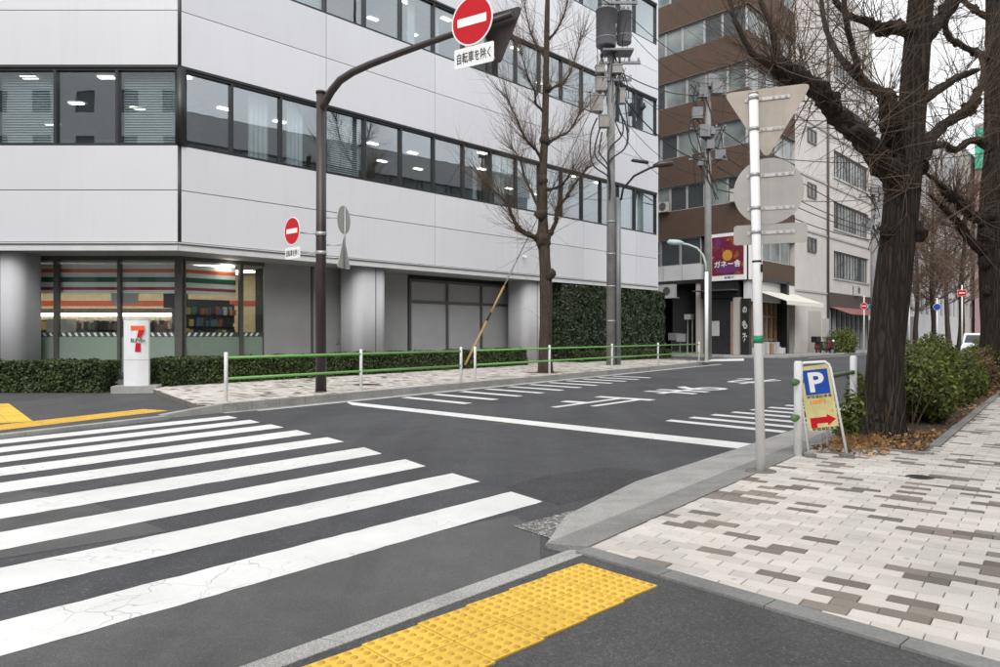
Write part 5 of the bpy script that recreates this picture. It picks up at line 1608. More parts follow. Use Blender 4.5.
for _ in range(12): twig(tw, a1(549, rd.uniform(240, 330), 0), Vector((rd.uniform(-1, 1), rd.uniform(-1, 1), .3)), rd.uniform(.6, 1.5), .007, rd, 1, .2)
tw.build('twigs', M['twig'], t1_)

# --- bare trees further along the street
def far_tree(x, y, h, seed, label, z=.1):
    rd = random.Random(seed)
    t = thing('street_tree', (x, y, z), label, 'tree')
    mb = MB()
    pts = [Vector((x, y, z))]; 
    for i in range(6): pts.append(pts[-1] + Vector((rd.uniform(-.15, .15), rd.uniform(-.15, .15), h / 6)))
    trunk_mesh(mb, pts, [.30, .22, .2, .17, .13, .09, .04], 10, seed, .12, 4)
    mb.build('trunk', M['twig_dark'], t)
    tw = MB()
    for k in range(34):
        f = rd.uniform(.28, .98); i = min(5, int(f * 6)); p = pts[i].lerp(pts[i + 1], f * 6 - i)
        a = rd.uniform(0, 6.28); d = Vector((math.cos(a), math.sin(a), rd.uniform(.2, .8))).normalized()
        L = h * rd.uniform(.12, .26) * (1.25 - f * .5)
        P = [p + d * L * q + Z * .35 * (q ** 2) * L for q in (0, .3, .65, 1)]
        tw.tube(P, [.07, .055, .04, .03], 4, 0, False)
        for q in (1, 2, 3):
            burst(tw, P[q], d * .7 + Z * .4, 6, h * .14, .03, rd, .75, .5, 1)
    tw.build('twigs', M['twig_far'], t)
    return t
for px, d, h, sd_, lab in ((934, 62, 13.5, 41, 'brown bare street tree rising behind the small blue sign'), (960, 58, 12.5, 42, 'brown bare street tree beside the small red sign'),
                           (949, 76, 15.0, 43, 'farther brown bare street tree between the blue and red signs'), (916, 70, 12.0, 44, 'brown bare street tree just past the large trunk')):
    far_tree((px - 500) / FPX * d, d, h, sd_, lab)

# ================================================================== SHRUBS AND LITTER
def blob_bush(c, rx, ry, rz, count, size, seed, mat, label, name='shrub', cat='shrub', group=None, rot=0.0, lobes=14, n_ext=None):
    r = np.random.default_rng(seed)
    t = thing(name, c, label, cat, group)
    cr, sr = math.cos(rot), math.sin(rot)
    cen = []
    for _ in range(lobes):
        a = r.uniform(0, 2 * math.pi); q = math.sqrt(r.random()) * .72
        cen.append((q * math.cos(a) * rx, q * math.sin(a) * ry, r.uniform(.25, .78) * rz * (1.1 - .5 * q), r.uniform(.28, .46)))
    P = []; N = []
    for lx, ly, lz, s in cen:
        k = count // lobes
        v = r.normal(0, 1, (k, 3)); v /= np.linalg.norm(v, axis=1)[:, None]
        rad = 1 - np.abs(r.normal(0, .16, k)); sc_ = np.array([rx * s * 1.25, ry * s * 1.25, rz * s * 1.05])
        q = v * rad[:, None] * sc_ + np.array([lx, ly, lz])
        P.append(q); N.append(v + np.array([0, 0, .4]))
    P = np.concatenate(P); N = np.concatenate(N)
    ok = P[:, 2] > .01; P = P[ok]; N = N[ok]
    X = P[:, 0] * cr - P[:, 1] * sr; Y = P[:, 0] * sr + P[:, 1] * cr
    P = np.stack([X + c[0], Y + c[1], P[:, 2] + c[2]], 1)
    X = N[:, 0] * cr - N[:, 1] * sr; Y = N[:, 0] * sr + N[:, 1] * cr; N = np.stack([X, Y, N[:, 2]], 1)
    leaf_cloud('foliage', P, N, size, M[mat], t, .45, .7, None, seed)
    m = MB(); rdl = random.Random(seed)
    for _ in range(9):
        a = rdl.uniform(0, 6.28); q = rdl.uniform(.1, .6)
        ex, ey = q * math.cos(a) * rx, q * math.sin(a) * ry
        e = Vector((c[0] + ex * cr - ey * sr, c[1] + ex * sr + ey * cr, c[2] + rz * rdl.uniform(.4, .8)))
        b = Vector((c[0] + (e.x - c[0]) * .35, c[1] + (e.y - c[1]) * .35, c[2] - .02))
        m.tube([b, b.lerp(e, .5) + rvec(rdl) * .05, e], [.022, .016, .006], 5, 0, False)
    m.build('stems', M['twig_dark'], t)
    return t
KA = R(90 - 38.3)
for i, (u, n, ru, rn, h, s, lab) in enumerate((
    (8.6, .50, .95, .5, 1.05, 51, 'glossy green azalea shrub directly behind the large dark trunk'),
    (10.4, .48, 1.2, .56, 1.26, 52, 'tallest bushy green shrub in the planting bed, next after the trunk'),
    (12.3, .46, 1.1, .5, 1.12, 53, 'leafy green shrub in the middle of the planting bed'),
    (14.4, .44, 1.15, .48, 1.05, 54, 'green shrub in the planting bed before the leaning tree'))):
    c = K.p(u, n, PZ)
    blob_bush(c, ru, rn, h, 9500, .085, s, 'bush', lab, 'shrub', 'shrub', None, KA, 18)
c = K.p(16.3, .6, PZ); blob_bush(c, .9, .55, 1.0, 3500, .08, 55, 'bush_red', 'reddish-brown small-leaved shrub against the leaning tree', 'shrub', 'shrub', None, KA, 10)
c = K.p(5.9, .18, PZ); blob_bush(c, .35, .22, .5, 500, .085, 56, 'bush', 'sparse leafy sprouts behind the parking board', 'shrub', 'shrub', None, KA, 6)
c = K.p(7.2, .12, PZ); blob_bush(c, .45, .25, .85, 900, .09, 57, 'bush', 'small green shrub by the dull green rail', 'shrub', 'shrub', None, KA, 6)
for i, u in enumerate((19.5, 23.5, 27.5)):
    c = K.p(u, .5, PZ); blob_bush(c, 1.9, .7, 1.25, 3500, .11, 60 + i, 'bush', ('green shrub just past the leaning tree', 'second green shrub past the leaning tree', 'third green shrub past the leaning tree')[i], 'shrub', 'shrub', None, KA, 12)
bx, by = (842 - 500) / FPX * 51.5, 51.5
blob_bush((bx, by, .05), 1.55, 1.2, 1.75, 6000, .16, 65, 'bush', 'rounded clipped bush across the road in front of the beige building', 'bush', 'bush', None, R(47), 16)

# fallen leaves
r = np.random.default_rng(77); pts = []
n1 = 720
u = r.uniform(4.55, 7.2, n1); n = r.uniform(.02, 1.0, n1) ; n = np.clip(n * (1 - .0 * u), .02, 1.0)
keep = (u > 5.25) | (r.random(n1) < .55) & (n < .75)
u, n = u[keep], n[keep]
z = np.abs(r.normal(0, .022, len(u))) + PZ + .008 + .05 * np.exp(-((n - .3) ** 2) * 8) * r.random(len(u))
P = np.stack([K.o.x + K.u.x * u + K.n.x * n, K.o.y + K.u.y * u + K.n.y * n, z], 1)
u2 = r.uniform(14.8, 19, 900); n2 = r.uniform(.2, 1.25, 900)
P2 = np.stack([K.o.x + K.u.x * u2 + K.n.x * n2, K.o.y + K.u.y * u2 + K.n.y * n2, PZ + .008 + np.abs(r.normal(0, .02, 900))], 1)
u3 = r.uniform(7, 15, 220); n3 = r.uniform(.7, 1.05, 220)
P3 = np.stack([K.o.x + K.u.x * u3 + K.n.x * n3, K.o.y + K.u.y * u3 + K.n.y * n3, PZ + .008 + np.abs(r.normal(0, .01, 220))], 1)
AP = np.concatenate([P, P2, P3])
o = leaf_cloud('fallen_leaves', AP, np.tile([0, 0, 1.0], (len(AP), 1)), .062, M['dry_leaf'], None, .75, .55, (0, 0, 0), 78)
tag(o, 'dry brown leaves lying around the tree foot', 'leaves', None, 'stuff')
# dry grass tuft under the parking board
m = MB(); rd = random.Random(9)
for _ in range(420):
    q = K.p(rd.uniform(4.75, 6.0), rd.uniform(.08, .6), PZ); d = rvec(rd); d.z = abs(d.z) + .5
    e = q + d.normalized() * rd.uniform(.06, .2)
    m.tube([q, q.lerp(e, .5) + Z * .02, e], [.0025, .002, .0008], 3, 0, False)
tag(m.build('dry_grass', M['dry_leaf']), 'dry straw-coloured grass under the parking board', 'grass', None, 'stuff')

# ================================================================== BROWN BUILDING WITH RESTAURANT
BX, BY = 15.1, 44.0
BL = Fr((BX, BY), -43, -1); BR = Fr((BX, BY), 42.7, 1)
brown = thing('apartment_building', (BX, BY, 0), 'brown banded corner building with ribbon windows above a black restaurant front', 'building')
LB, RB = 15.0, 7.6
bands = [(7.76, 9.57), (11.25, 13.08), (14.7, 16.5), (18.2, 20.0), (21.65, 23.4), (25.1, 26.9), (28.6, 30.4)]
core = [tuple(BL.p(LB, -.3)[:2]), tuple(Vector((BX, BY + .42, 0))[:2]), tuple(BR.p(RB, -.3)[:2]), tuple(BR.p(RB, -12)[:2]), tuple(BL.p(LB, -12)[:2])]
m = MB(); m.prism([tuple(BL.p(LB, -.35)[:2]), (BX, BY + .5), tuple(BR.p(RB, -.35)[:2]), tuple(BR.p(RB, -9)[:2]), (BX - 4, BY + 18)], 5.0, 31); m.build('core_wall', M['brown_tile_deep'], brown)
for z0, z1 in bands:
    m = MB(); m.fbox(BL, 0, LB, -.3, 0, z0, z1); m.build('brown_band', M['brown_tile'], brown)
    m = MB(); m.fbox(BR, 0, RB, -.3, 0, z0, z1); m.build('brown_band', M['brown_tile'], brown)
    m = MB(); m.fbox(BL, 0, LB, -.3, .05, z0 - .06, z0 - .002); m.fbox(BR, 0, RB, -.3, .05, z0 - .06, z0 - .002); m.build('band_drip', M['mullion'], brown)
rd = random.Random(3)
def win(fr, a, b, z0, z1, parent, mat='far_glass', fmat='alu', n=-.16, t=.05, mid=False, sill=False):
    m = MB()
    m.fbox(fr, a, a + t, n - .08, n + .05, z0, z1); m.fbox(fr, b - t, b, n - .08, n + .05, z0, z1)
    m.fbox(fr, a + t, b - t, n - .08, n + .05, z0, z0 + t); m.fbox(fr, a + t, b - t, n - .08, n + .05, z1 - t, z1)
    if mid: m.fbox(fr, (a + b) / 2 - t / 2, (a + b) / 2 + t / 2, n - .08, n + .045, z0 + t, z1 - t)
    w = m.build('window', M[fmat], parent)
    m = MB(); m.fbox(fr, a + t, b - t, n - .03, n, z0 + t, z1 - t); m.build('pane', M[mat], w)
    return w
tops = [b[0] for b in bands]; bots = [b[1] for b in bands]
for i in range(len(bands) - 1):
    z0, z1 = bots[i], tops[i + 1] - .06
    u = .15
    while u < LB - 1:
        w = rd.choice((1.25, 1.25, 1.6)); win(BL, u, u + w, z0, z1, brown, rd.choice(('far_glass', 'far_glass', 'dark_glass')))
        u += w + .03
    u = .2
    while u < RB - 1.2:
        win(BR, u, u + 1.4, z0, z1, brown, rd.choice(('far_glass', 'dark_glass'))); u += 1.45
# first floor: dark windows, white panels; corner sign
u = 3.3
while u < LB - 1.2: win(BL, u, u + 1.5, 5.95, 7.7, brown, 'dark_glass'); u += 1.55
for k in range(5):
    m = MB(); m.fbox(BL, 3.2 + k * 1.45, 3.2 + k * 1.45 + 1.4, -.3, .03, 4.95, 5.93); m.build('white_panel', M['ac_white' if k > 2 else 'pale_wall'], brown)
for k in range(3): win(BR, 2.2 + k * 1.6, 3.7 + k * 1.6, 6.1, 7.7, brown, 'far_glass')
m = MB(); m.fbox(BR, 1.9, RB, -.3, -.01, 4.75, 6.08); m.build('brown_band', M['brown_tile'], brown)
def sign_face(fr, u0, u1, z0, z1, txt, name):
    m = MB(); m.fbox(fr, u0, u1, .02, .22, z0, z1); s = m.build(name, M['sign_white'], brown)
    m = MB(); m.fbox(fr, u0 + .1, u1 - .1, .22, .232, z0 + .32, z1 - .2); q = m.build('printed_face', M['poster'], s)
    ex = fr.u if fr.side > 0 else -fr.u
    cx = (u0 + u1) / 2; w = (u1 - u0 - .2)
    def P(a, z): return fr.p(cx, .24) + ex * a + Z * z
    m = MB(); m.extr(circle(.34 * min(1, w / 1.6), 20), P(0, z0 + 1.55), ex, Z, fr.n, .005); m.build('gold_figure', M['poster_gold'], q)
    m = MB(); m.extr(circle(.24 * min(1, w / 1.6), 16), P(-w * .3, z1 - .6), ex, Z, fr.n, .006); m.build('purple_figure', M['poster_purple'], q)
    m = MB(); m.extr(circle(.32, 16, w * .4), P(0, z0 + .75), ex, Z, fr.n, .004); m.build('purple_figure', M['poster_purple'], q)
    m = MB(); text_on(m, txt, P(0, z0 + 1.02) + fr.n * .012, ex, Z, w * .84, .42, 0, .02); m.build('lettering', M['sign_white'], q)
    m = MB(); text_on(m, '営業中', P(.1, z0 + .17) + fr.n * -.015, ex, Z, w * .3, .15, 0, .02); m.build('lettering', M['sign_blue'], s)
sign_face(BL, .05, 2.4, 4.75, 7.68, 'ガネー舎', 'restaurant_sign')
sign_face(BR, .05, 1.65, 4.75, 7.4, 'ガネ', 'restaurant_sign')
# ground floor: black front, opening, doorway, posters
m = MB(); m.fbox(BL, 0, LB, -5.5, -5.2, .15, 4.9); m.build('restaurant_back_wall', M['black_shop'], brown)
m = MB(); m.fbox(BL, 0, LB, -6, 0, 4.72, 4.93); m.build('lintel_slab', M['black_shop'], brown)
m = MB(); m.fbox(BL, .6, 3.2, -.35, .02, 3.7, 4.72); m.build('black_fascia', M['black_shop'], brown)
m = MB(); m.fbox(BL, .6, 3.3, -.06, .9, 4.1, 4.16); m.build('canopy', M['mullion'], brown)
m = MB(); m.fbox(BL, 1.0, 3.2, -.5, -.35, .15, 3.7); m.build('black_door_front', M['black_shop'], brown)
m = MB(); m.fbox(BL, 2.1, 2.7, -.34, -.3, 1.3, 2.25); m.build('menu_poster', M['ac_white'], brown)
m = MB(); m.fbox(BL, .6, .98, -.5, .0, .15, 3.7); m.build('white_pillar', M['beige_dark'], brown)
m = MB(); m.fbox(BL, -.02, .5, -.4, -.1, .15, 3.6); m.build('black_side_panel', M['black_shop'], brown)
for k, (zz, s) in enumerate(((2.9, .35), (2.0, .45), (1.2, .5))):
    m = MB(); text_on(m, 'のもみ'[k], BL.p(.25, -.09, zz), -BL.u, Z, s * .8, s * 1.2, 0, .05); m.build('wall_lettering', M['ac_white'], brown)
m = MB(); m.fbox(BL, 3.3, 3.65, -.6, -.1, .15, 4.72); m.build('pillar', M['beige_dark'], brown)
m = MB(); m.fbox(BL, 8, 8.4, -4, -.1, .15, 4.72); m.build('pillar', M['black_shop'], brown)
for (u, n, w, h, z0) in ((5.4, -1.6, .7, .55, .9), (6.4, -2.4, .9, .5, 1.0), (4.6, -1.0, .5, .35, 2.4)):
    m = MB(); m.fbox(BL, u, u + w, n - .4, n, z0, z0 + h); m.fbox(BL, u + .05, u + .1, n - .35, n - .3, .15, z0); m.fbox(BL, u + w - .1, u + w - .05, n - .35, n - .3, .15, z0); m.build('counter_goods', M['ac_white'] if h < .5 else M['grey_wall'], brown)
def aircon(fr, u, n, z, parent, w=.9, h=.65):
    m = MB(); m.fbox(fr, u, u + w, n, n + .32, z, z + h); o = m.build('air_conditioner', M['ac_white'], parent)
    c = fr.p(u + w * .38, n + .325, z + h / 2); ex = fr.u
    m = MB()
    for rr in (.27, .19, .11):
        pts = [c + ex * rr * math.cos(a) + Z * rr * math.sin(a) for a in [2 * math.pi * i / 18 for i in range(19)]]
        m.tube(pts, .012, 4, 0, False)
    m.extr(circle(.25, 18), c - fr.n * .002, ex, Z, fr.n, .001)
    m.build('fan_grille', M['mullion'], o)
    m = MB(); m.fbox(fr, u - .06, u + w + .06, n - .2, n + .35, z - .06, z - .005); m.build('shelf_bracket', M['alu'], o)
aircon(BL, 5.0, .05, 3.85, brown, 1.5, .85)
aircon(BL, 6.6, .05, 6.0, brown, 1.0, .8); aircon(BL, 6.5, .05, 6.9, brown)
aircon(BL, .1, .05, 9.6, brown, .9, .75); aircon(BL, 5.6, .04, 9.6, brown, .8, .6)
# side shop on the street face: timber front under a pale awning
m = MB(); m.fbox(BR, .2, RB, -.35, -.05, 3.45, 4.73); m.build('white_fascia', M['pale_wall'], brown)
m = MB(); m.fbox(BR, .2, RB, -1.2, -.9, .15, 3.45); m.build('shop_back', M['wood'], brown)
for k in range(9):
    u = .5 + k * .78; m = MB(); m.fbox(BR, u, u + .12, -.5, -.3, .15, 3.4); m.build('timber_post', M['wood'], brown)
for zz in (1.0, 2.5): 
    m = MB(); m.fbox(BR, .5, RB - .2, -.46, -.34, zz, zz + .1); m.build('timber_rail', M['wood'], brown)
rd = random.Random(8)
for k in range(11):
    u = rd.uniform(.7, RB - .8); h = rd.uniform(.3, .8); m = MB(); m.fbox(BR, u, u + rd.uniform(.25, .5), -.28, .15 + rd.random() * .3, .15, .15 + h); m.build('shop_goods', M[rd.choice(('ac_white', 'wood', 'mullion', 'pale_wall'))], brown)
m = MB()
c = [BR.p(1.2, .0, 4.15), BR.p(RB, .0, 4.15), BR.p(RB, 1.9, 3.45), BR.p(1.2, 1.9, 3.45)]
m.add(c + [q + Z * -.03 for q in c], [(0, 1, 2, 3), (7, 6, 5, 4), (0, 3, 7, 4), (1, 5, 6, 2), (3, 2, 6, 7), (0, 4, 5, 1)])
c = [BR.p(1.2, 1.9, 3.45), BR.p(RB, 1.9, 3.45), BR.p(RB, 1.92, 3.2), BR.p(1.2, 1.92, 3.2)]; m.add(c, [(0, 1, 2, 3)])
m.build('awning', M['awning'], brown)
# building pavement
pv = [BL.p(LB, 1.2), BL.p(4, 1.6), BL.p(.5, 2.0), BR.p(.6, 2.2), BR.p(30, 2.6), BR.p(120, 2.6), BR.p(120, -3), Vector((BX, BY + 4, 0)), BL.p(LB, -3)]
m = MB(); m.prism([(p.x, p.y) for p in pv], -.02, .13); tag(m.build('side_pavement', M['concrete']), kind='structure')
m = MB(); q = [BR.p(1.0, 3.2), BR.p(28, 3.4), BR.p(28, 3.55), BR.p(1.0, 3.35)]; m.sheet([(p.x, p.y) for p in q], .005); m.build('edge_line', M['white_line'], road)
q = [Vector((*g(*p), 0)) for p in ((712, 359.2), (744, 358.6), (744, 360.8), (705, 361.6))]
m = MB(); m.sheet([(p.x, p.y) for p in q], .005); m.build('stop_line', M['white_line'], road)

# ================================================================== BEIGE BUILDING
beige = thing('beige_building', BR.p(RB, 0), 'beige rendered block with barred ribbon windows and a dark shop below', 'building')
E0, E1, EH = RB + .02, 25.3, 28.5
m = MB(); m.fbox(BR, E0, E1, -10, -.45, .1, EH); m.build('core_wall', M['beige_dark'], beige)
rows = [(5.75, 7.85), (9.55, 11.65), (13.5, 15.6), (17.4, 19.5), (21.3, 23.4)]
J = 14.0                                      # joint between the two tones of wall, at the down-pipe
zc = .13
def wallseg(u0, u1, z0, z1, mat='beige'):
    m = MB(); m.fbox(BR, u0, u1, -.44, 0, z0, z1); m.build('wall', M[mat], beige)
WA, WE = 15.5, 24.3
zs = [4.6] + [z for r_ in rows for z in r_] + [EH]
for i in range(0, len(zs), 2): wallseg(J + .03, E1, zs[i], zs[i + 1])
for z0, z1 in rows:
    wallseg(J + .03, WA, z0, z1); wallseg(WE, E1, z0, z1)
    nW = 6; dw = (WE - WA) / nW
    for k in range(nW): win(BR, WA + k * dw, WA + (k + 1) * dw, z0, z1, beige, 'far_glass' if (k + int(z0)) % 3 else 'dark_glass', 'mullion', -.2, .12, True)
    m = MB(); m.fbox(BR, WA - .1, WE + .1, .002, .1, z0 - .12, z0); m.build('sill', M['alu'], beige)
wallseg(E0, J - .03, .1, EH)
for z0 in (7.3, 11.2, 15.1, 19.0):             # small louvred windows in the plain wall
    win(BR, 9.9, 11.6, z0, z0 + 1.05, beige, 'dark_glass', 'mullion', .04, .12, True)
m = MB(); a = BR.p(J, .08); m.tube([(a.x, a.y, .2), (a.x, a.y, EH)], .10, 8); m.build('down_pipe', M['mullion'], beige)
for z0 in (4.4, 8.7, 12.6, 16.5):
    m = MB(); m.fbox(BR, E0, E1, .003, .07, z0, z0 + .14); m.build('string_course', M['beige_dark'], beige)
m = MB(); m.fbox(BR, 10.1, 12.6, .0, .05, .13, 3.1); m.build('roller_door', M['beige_dark'], beige)
m = MB(); m.fbox(BR, 13.0, 13.7, .0, .25, 1.2, 2.6); m.build('meter_box', M['grey_wall'], beige)
m = MB(); m.fbox(BR, J + .1, E1, -.5, -.3, .13, 4.5); m.build('dark_shop', M['black_shop'], beige)
m = MB(); m.fbox(BR, J + .1, E1, -.3, .1, 3.4, 4.58); m.build('dark_fascia', M['brown_tile_deep'], beige)
for k in range(9):
    u = J + .8 + k * 1.15; m = MB(); m.fbox(BR, u, u + .12, -.3, -.05, .13, 3.4); m.build('door_frame', M['grey_wall'], beige)
for k in range(8):
    u = J + 1.0 + k * 1.15; m = MB(); m.fbox(BR, u, u + .9, -.29, -.25, .3, 3.3); m.build('shop_pane', M['dark_glass'], beige)
m = MB(); c = [BR.p(J + .6, .1, 3.5), BR.p(E1 - .3, .1, 3.5), BR.p(E1 - .3, 1.5, 2.95), BR.p(J + .6, 1.5, 2.95)]
m.add(c + [q - Z * .05 for q in c], [(0, 1, 2, 3), (7, 6, 5, 4), (3, 2, 6, 7), (0, 3, 7, 4), (1, 5, 6, 2)]); m.build('awning', M['awning_under'], beige)
aircon(BR, 20, .06, 4.6, beige, 1.0, .8)

# ================================================================== BUILDINGS FURTHER DOWN THE STREET
def block(name, label, u0, u1, n0, depth, h, wall, rows_n, cols_n, z0, wh, mat='far_glass', frame='alu', ratio=.6):
    t = thing(name, BR.p(u0, n0), label, 'building')
    m = MB(); m.fbox(BR, u0, u1, n0 - depth, n0 - .3, 0, h); m.build('core_wall', M['grey_wall'], t)
    st = (h - z0 - 1.0) / rows_n; dw = (u1 - u0 - 1.0) / cols_n
    edges = [0]
    for r_ in range(rows_n):
        a = z0 + r_ * st
        m = MB(); m.fbox(BR, u0, u1, n0 - .3, n0, edges[-1], a); m.build('wall_band', M[wall], t)
        edges.append(a + wh)
        for c in range(cols_n):
            x = u0 + .5 + c * dw
            m = MB(); m.fbox(BR, x + dw * ratio, x + dw, n0 - .3, n0 - .004, a, a + wh); m.build('pier', M[wall], t)
            win(BR, x, x + dw * ratio, a, a + wh, t, mat, frame, n0 - .18, .07, True)
        m = MB(); m.fbox(BR, u0, u0 + .5, n0 - .3, n0 - .004, a, a + wh); m.build('pier', M[wall], t)
    m = MB(); m.fbox(BR, u0, u1, n0 - .3, n0, edges[-1], h); m.build('wall_band', M[wall], t)
    m = MB(); m.fbox(BR, u0 - .01, u0 + .3, n0 - depth, n0 - .35, 0, h); m.build('side_wall', M[wall], t)
    m = MB(); m.fbox(BR, u0 - .05, u1 + .05, n0 - depth, n0 + .1, h, h + .25); m.build('parapet', M['grey_wall'], t)
    return t
block('office_block', 'low pale block with green shrub beside the slim utility pole', 27.2, 34.5, -2.2, 9, 14, 'pale_wall', 4, 3, 1.2, 1.6)
b3 = block('office_block', 'long pale grey office block with rows of upright windows down the street', 36.5, 66, -1.0, 14, 24, 'grey_wall', 6, 12, 3.6, 2.3, 'dark_glass', 'alu', .62)
m = MB(); m.fbox(BR, 39, 44, -1.0, -.96, .1, 3.3); m.build('dark_entrance', M['mullion'], b3)
block('office_block', 'grey office block at the far end of the street', 68, 100, -1.0, 14, 26, 'beige_dark', 6, 12, 3.6, 2.0, 'far_glass', 'alu', .55)
pinkb = block('brick_building', 'pinkish building with a green hoarding rising behind the leaning tree', 74, 84, 3.5, 4, 30, 'pinkish', 6, 3, 4, 2)
m = MB(); m.fbox(BR, 73.8, 84, 3.52, 3.8, 24, 29.5); m.fbox(BR, 73.6, 73.95, -.4, 3.5, 24, 29.5); m.build('green_hoarding', M['teal_board'], pinkb)
# dark conifer beside the low pale block
cf = BR.p(26.3, .6)
rr_ = np.random.default_rng(5); N_ = 5000
hh = rr_.random(N_) ** 1.3; aa = rr_.random(N_) * 6.28; rad = (1.0 - hh * .7) * (.55 + .45 * rr_.random(N_)) * .95
Pc = np.stack([cf.x + rad * np.cos(aa), cf.y + rad * np.sin(aa), 1.2 + hh * 8.3], 1)
ct = thing('evergreen_tree', (cf.x, cf.y, .13), 'narrow dark evergreen tree at the end of the beige building', 'tree')
leaf_cloud('crown', Pc, np.stack([np.cos(aa), np.sin(aa), np.full(N_, .3)], 1), .22, M['ivy'], ct, .5, .6, None, 6)
m = MB(); m.tube([(cf.x, cf.y, .1), (cf.x, cf.y, 6)], [.14, .06], 8); m.build('trunk', M['bark_mid'], ct)

# --- office blocks that the glass facades mirror, beside and behind the viewpoint
MR = Fr(tuple(K.p(-14, 10.5)[:2]), 38.3, -1)
mr = thing('office_block', MR.p(0, 0), 'grey office block lining the brick pavement, mirrored in the ribbon windows', 'building')
m = MB(); m.fbox(MR, 0, 60, -10, -.3, 0, 16); m.build('core_wall', M['grey_wall'], mr)
for r_ in range(4):
    z0 = 1.0 + r_ * 3.7
    m = MB(); m.fbox(MR, 0, 60, -.3, 0, z0 + 1.9, z0 + 3.7); m.build('wall_band', M['pale_wall'], mr)
    for c in range(20): win(MR, c * 3, c * 3 + 2.6, z0, z0 + 1.9, mr, 'far_glass', 'mullion', -.16, .08, True)
MBk = Fr((-52, -16), 90, -1)
mk = thing('office_block', MBk.p(0, 0), 'white block with small square windows across the junction, mirrored in the store facade', 'building')
m = MB(); m.fbox(MBk, 0, 34, -12, -.3, 0, 30); m.build('core_wall', M['mullion'], mk)
for r_ in range(8):
    z0 = 1.2 + r_ * 3.5
    m = MB(); m.fbox(MBk, 0, 34, -.3, 0, z0 + 1.7, z0 + 3.5); m.build('wall_band', M['pale_wall'], mk)
    for c in range(10):
        m = MB(); m.fbox(MBk, c * 3.4, c * 3.4 + 1.9, -.3, -.003, z0, z0 + 1.7); m.build('pier', M['pale_wall'], mk)
        win(MBk, c * 3.4 + 1.9, c * 3.4 + 3.4, z0, z0 + 1.7, mk, 'dark_glass', 'mullion', -.16, .07)

# ================================================================== SMALL STREET THINGS
# parked scooter by the round bush
sx, sy = (825.5 - 500) / FPX * 49.5, 49.5
sct = thing('parked_scooter', (sx, sy, 0), 'small dark scooter with red panels parked beside the rounded bush', 'scooter')
dv = Vector((.35, -.94, 0)).normalized(); sd = Vector((dv.y, -dv.x, 0)); s0_ = Vector((sx, sy, 0))
for k, s in enumerate((-.62, .62)):
    c = s0_ + dv * s + Z * .25; m = MB()
    m.tube([c + dv * .21 * math.cos(a) + Z * .21 * math.sin(a) for a in [2 * math.pi * i / 16 for i in range(17)]], .05, 6, 0, False); w = m.build('wheel', M['tyre'], sct)
    m = MB(); m.tube([c - sd * .04, c + sd * .04], .13, 12); m.build('rim', M['grey_metal'], w)
m = MB(); m.extr([(-.85, .35), (-.2, .30), (.35, .28), (.55, .55), (.62, 1.0), (.5, 1.02), (.38, .5), (-.05, .42), (-.12, .72), (-.8, .80)], s0_ - sd * .15, dv, Z, sd, .3); m.build('body', M['brown_pole'], sct)
m = MB(); m.extr([(.36, .5), (.52, .5), (.60, .95), (.5, .98)], s0_ - sd * .18, dv, Z, sd, .36); m.build('leg_shield', M['red_body'], sct)
m = MB(); m.extr([(-.8, .5), (-.4, .45), (-.4, .62), (-.8, .66)], s0_ - sd * .165, dv, Z, sd, .33); m.build('side_panel', M['red_body'], sct)
m = MB(); m.extr(rrect(.7, .12, .05), s0_ - sd * .14 + dv * -.45 + Z * .84, dv, Z, sd, .28); m.build('seat', M['tyre'], sct)
m = MB(); m.tube([s0_ + dv * .55 + Z * 1.08 - sd * .33, s0_ + dv * .6 + Z * 1.12, s0_ + dv * .55 + Z * 1.08 + sd * .33], .025, 6); m.build('handlebar', M['tyre'], sct)
m = MB(); m.extr(rrect(.5, .42, .06), s0_ - sd * .2 + dv * -.85 + Z * 1.05, dv, Z, sd, .4); m.build('top_box', M['tyre'], sct)
m = MB(); m.ball(s0_ + dv * .68 + Z * .95, .09, 10, 6); m.build('headlight', M['sign_white'], sct)

# white van, mostly hidden behind the shrubs
vx, vy = at(981, 350, 38).x, 38.0
van = thing('parked_car', (vx, vy, 0), 'white car parked beyond the shrubs and leaning tree', 'car')
vd = Vector((math.sin(R(38.3)), math.cos(R(38.3)), 0)); vs_ = Vector((vd.y, -vd.x, 0)); v0 = Vector((vx, vy, 0))
prof_ = [(-1.75, .28), (1.7, .28), (1.72, .75), (1.6, 1.0), (1.35, 1.38), (1.1, 1.46), (-.1, 1.46), (-.4, 1.36), (-.95, .92), (-1.65, .78), (-1.75, .6)]
m = MB(); m.extr(prof_, v0 - vs_ * .73, vd, Z, vs_, 1.46); m.build('body', M['car_white'], van)
m = MB(); m.extr([(-.85, .95), (-.35, 1.33), (.15, 1.40), (.15, .95)], v0 - vs_ * .74, vd, Z, vs_, 1.48); m.build('front_window', M['dark_glass'], van)
m = MB(); m.extr([(0.22, .95), (0.22, 1.40), (1.05, 1.40), (1.4, .95)], v0 - vs_ * .74, vd, Z, vs_, 1.48); m.build('side_window', M['dark_glass'], van)
m = MB(); a = v0 + vd * -1.475; ex = Vector((-.35, 0, .6)); 
m.add([v0 + vd * -.91 + Z * .97 - vs_ * .66, v0 + vd * -.91 + Z * .97 + vs_ * .66, v0 + vd * -.43 + Z * 1.36 + vs_ * .6, v0 + vd * -.43 + Z * 1.36 - vs_ * .6], [(0, 1, 2, 3)]); m.build('windscreen', M['dark_glass'], van)
for s in (-1.05, 1.1):
    for e in (-.74, .74):
        c = v0 + vd * s + vs_ * e + Z * .3; m = MB(); m.tube([c - vs_ * .09, c + vs_ * .09], .3, 18); w = m.build('wheel', M['tyre'], van)
        m = MB(); m.tube([c - vs_ * .1, c + vs_ * .1], .17, 12); m.build('rim', M['grey_metal'], w)
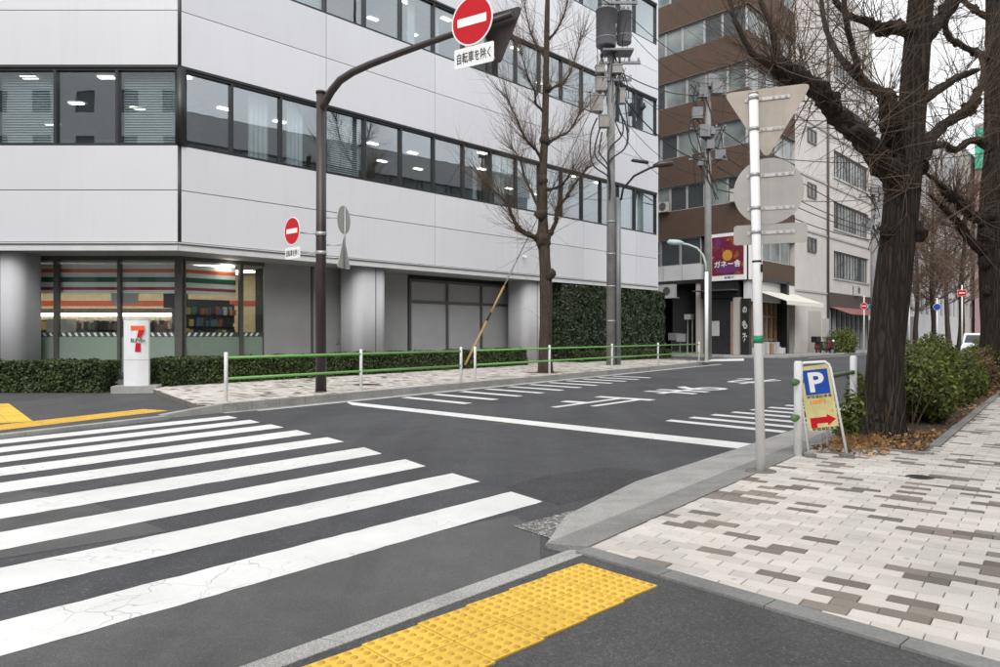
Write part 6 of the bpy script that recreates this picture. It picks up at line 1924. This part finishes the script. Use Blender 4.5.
for e in (-.55, .55):
    c = v0 + vd * -1.7 + vs_ * e + Z * .62; m = MB(); m.box(c.x - .12, c.x + .12, c.y - .03, c.y + .03, c.z - .08, c.z + .08); m.build('headlight', M['grey_metal'], van)
m = MB(); m.extr(rrect(1.5, .16, .04), v0 + vd * -1.76 + Z * .45, vs_, Z, vd, .1); m.build('bumper', M['car_white'], van)

def post_sign(px, py, d, top, shape, mat, label, r=.33):
    p = at(px, py, d)
    t = thing('road_sign', (p.x, p.y, .1), label, 'road sign')
    m = MB(); m.tube([(p.x, p.y, .1), (p.x, p.y, top)], .04, 8); m.build('pole', M['white_paint'], t)
    f = Vector((-p.x, -p.y, 0)).normalized(); rt = Vector((-f.y, f.x, 0))
    m = MB(); poly = circle(r, 24) if shape == 'disc' else rrect(r * 2, r * 1.6, .05)
    m.extr(poly, p + f * .05, rt, Z, f, .012); s = m.build('plate', M['sign_white'], t)
    poly = circle(r * .92, 24) if shape == 'disc' else rrect(r * 1.86, r * 1.46, .05)
    m = MB(); m.extr(poly, p + f * .062, rt, Z, f, .004); m.build('face', M[mat], s)
    if shape != 'disc' or mat == 'sign_red':
        m = MB(); m.extr([(-r * .65, -r * .14), (r * .65, -r * .14), (r * .65, r * .14), (-r * .65, r * .14)], p + f * .066, rt, Z, f, .004); m.build('bar', M['sign_white'], s)
post_sign(937, 307, 40, 3.4, 'disc', 'sign_blue', 'small blue round road sign on a white post down the street', .19)
post_sign(962, 293, 44, 4.4, 'rect', 'sign_red', 'small red rectangular sign on a post down the street', .24)
post_sign(864, 306, 56, 4.4, 'disc', 'sign_red', 'small red round sign beside the slim utility pole', .26)
post_sign(871.5, 307, 58, 4.4, 'disc', 'sign_blue', 'small blue round sign beside the slim utility pole', .26)
for px, d, h, lab in ((893, 46, 4.0, 'plain slim white post rising behind the shrubs'), (909, 50, 4.2, 'second slim white post behind the shrubs')):
    p = at(px, 335, d); t = MB(); t.tube([(p.x, p.y, .05), (p.x, p.y, h - .05), (p.x, p.y, h)], [.06, .06, .03], 10); t.tube([(p.x, p.y, .05), (p.x, p.y, .2)], .1, 10)
    tag(t.build('post', M['white_paint'], None, (p.x, p.y, .05)), lab, 'post')
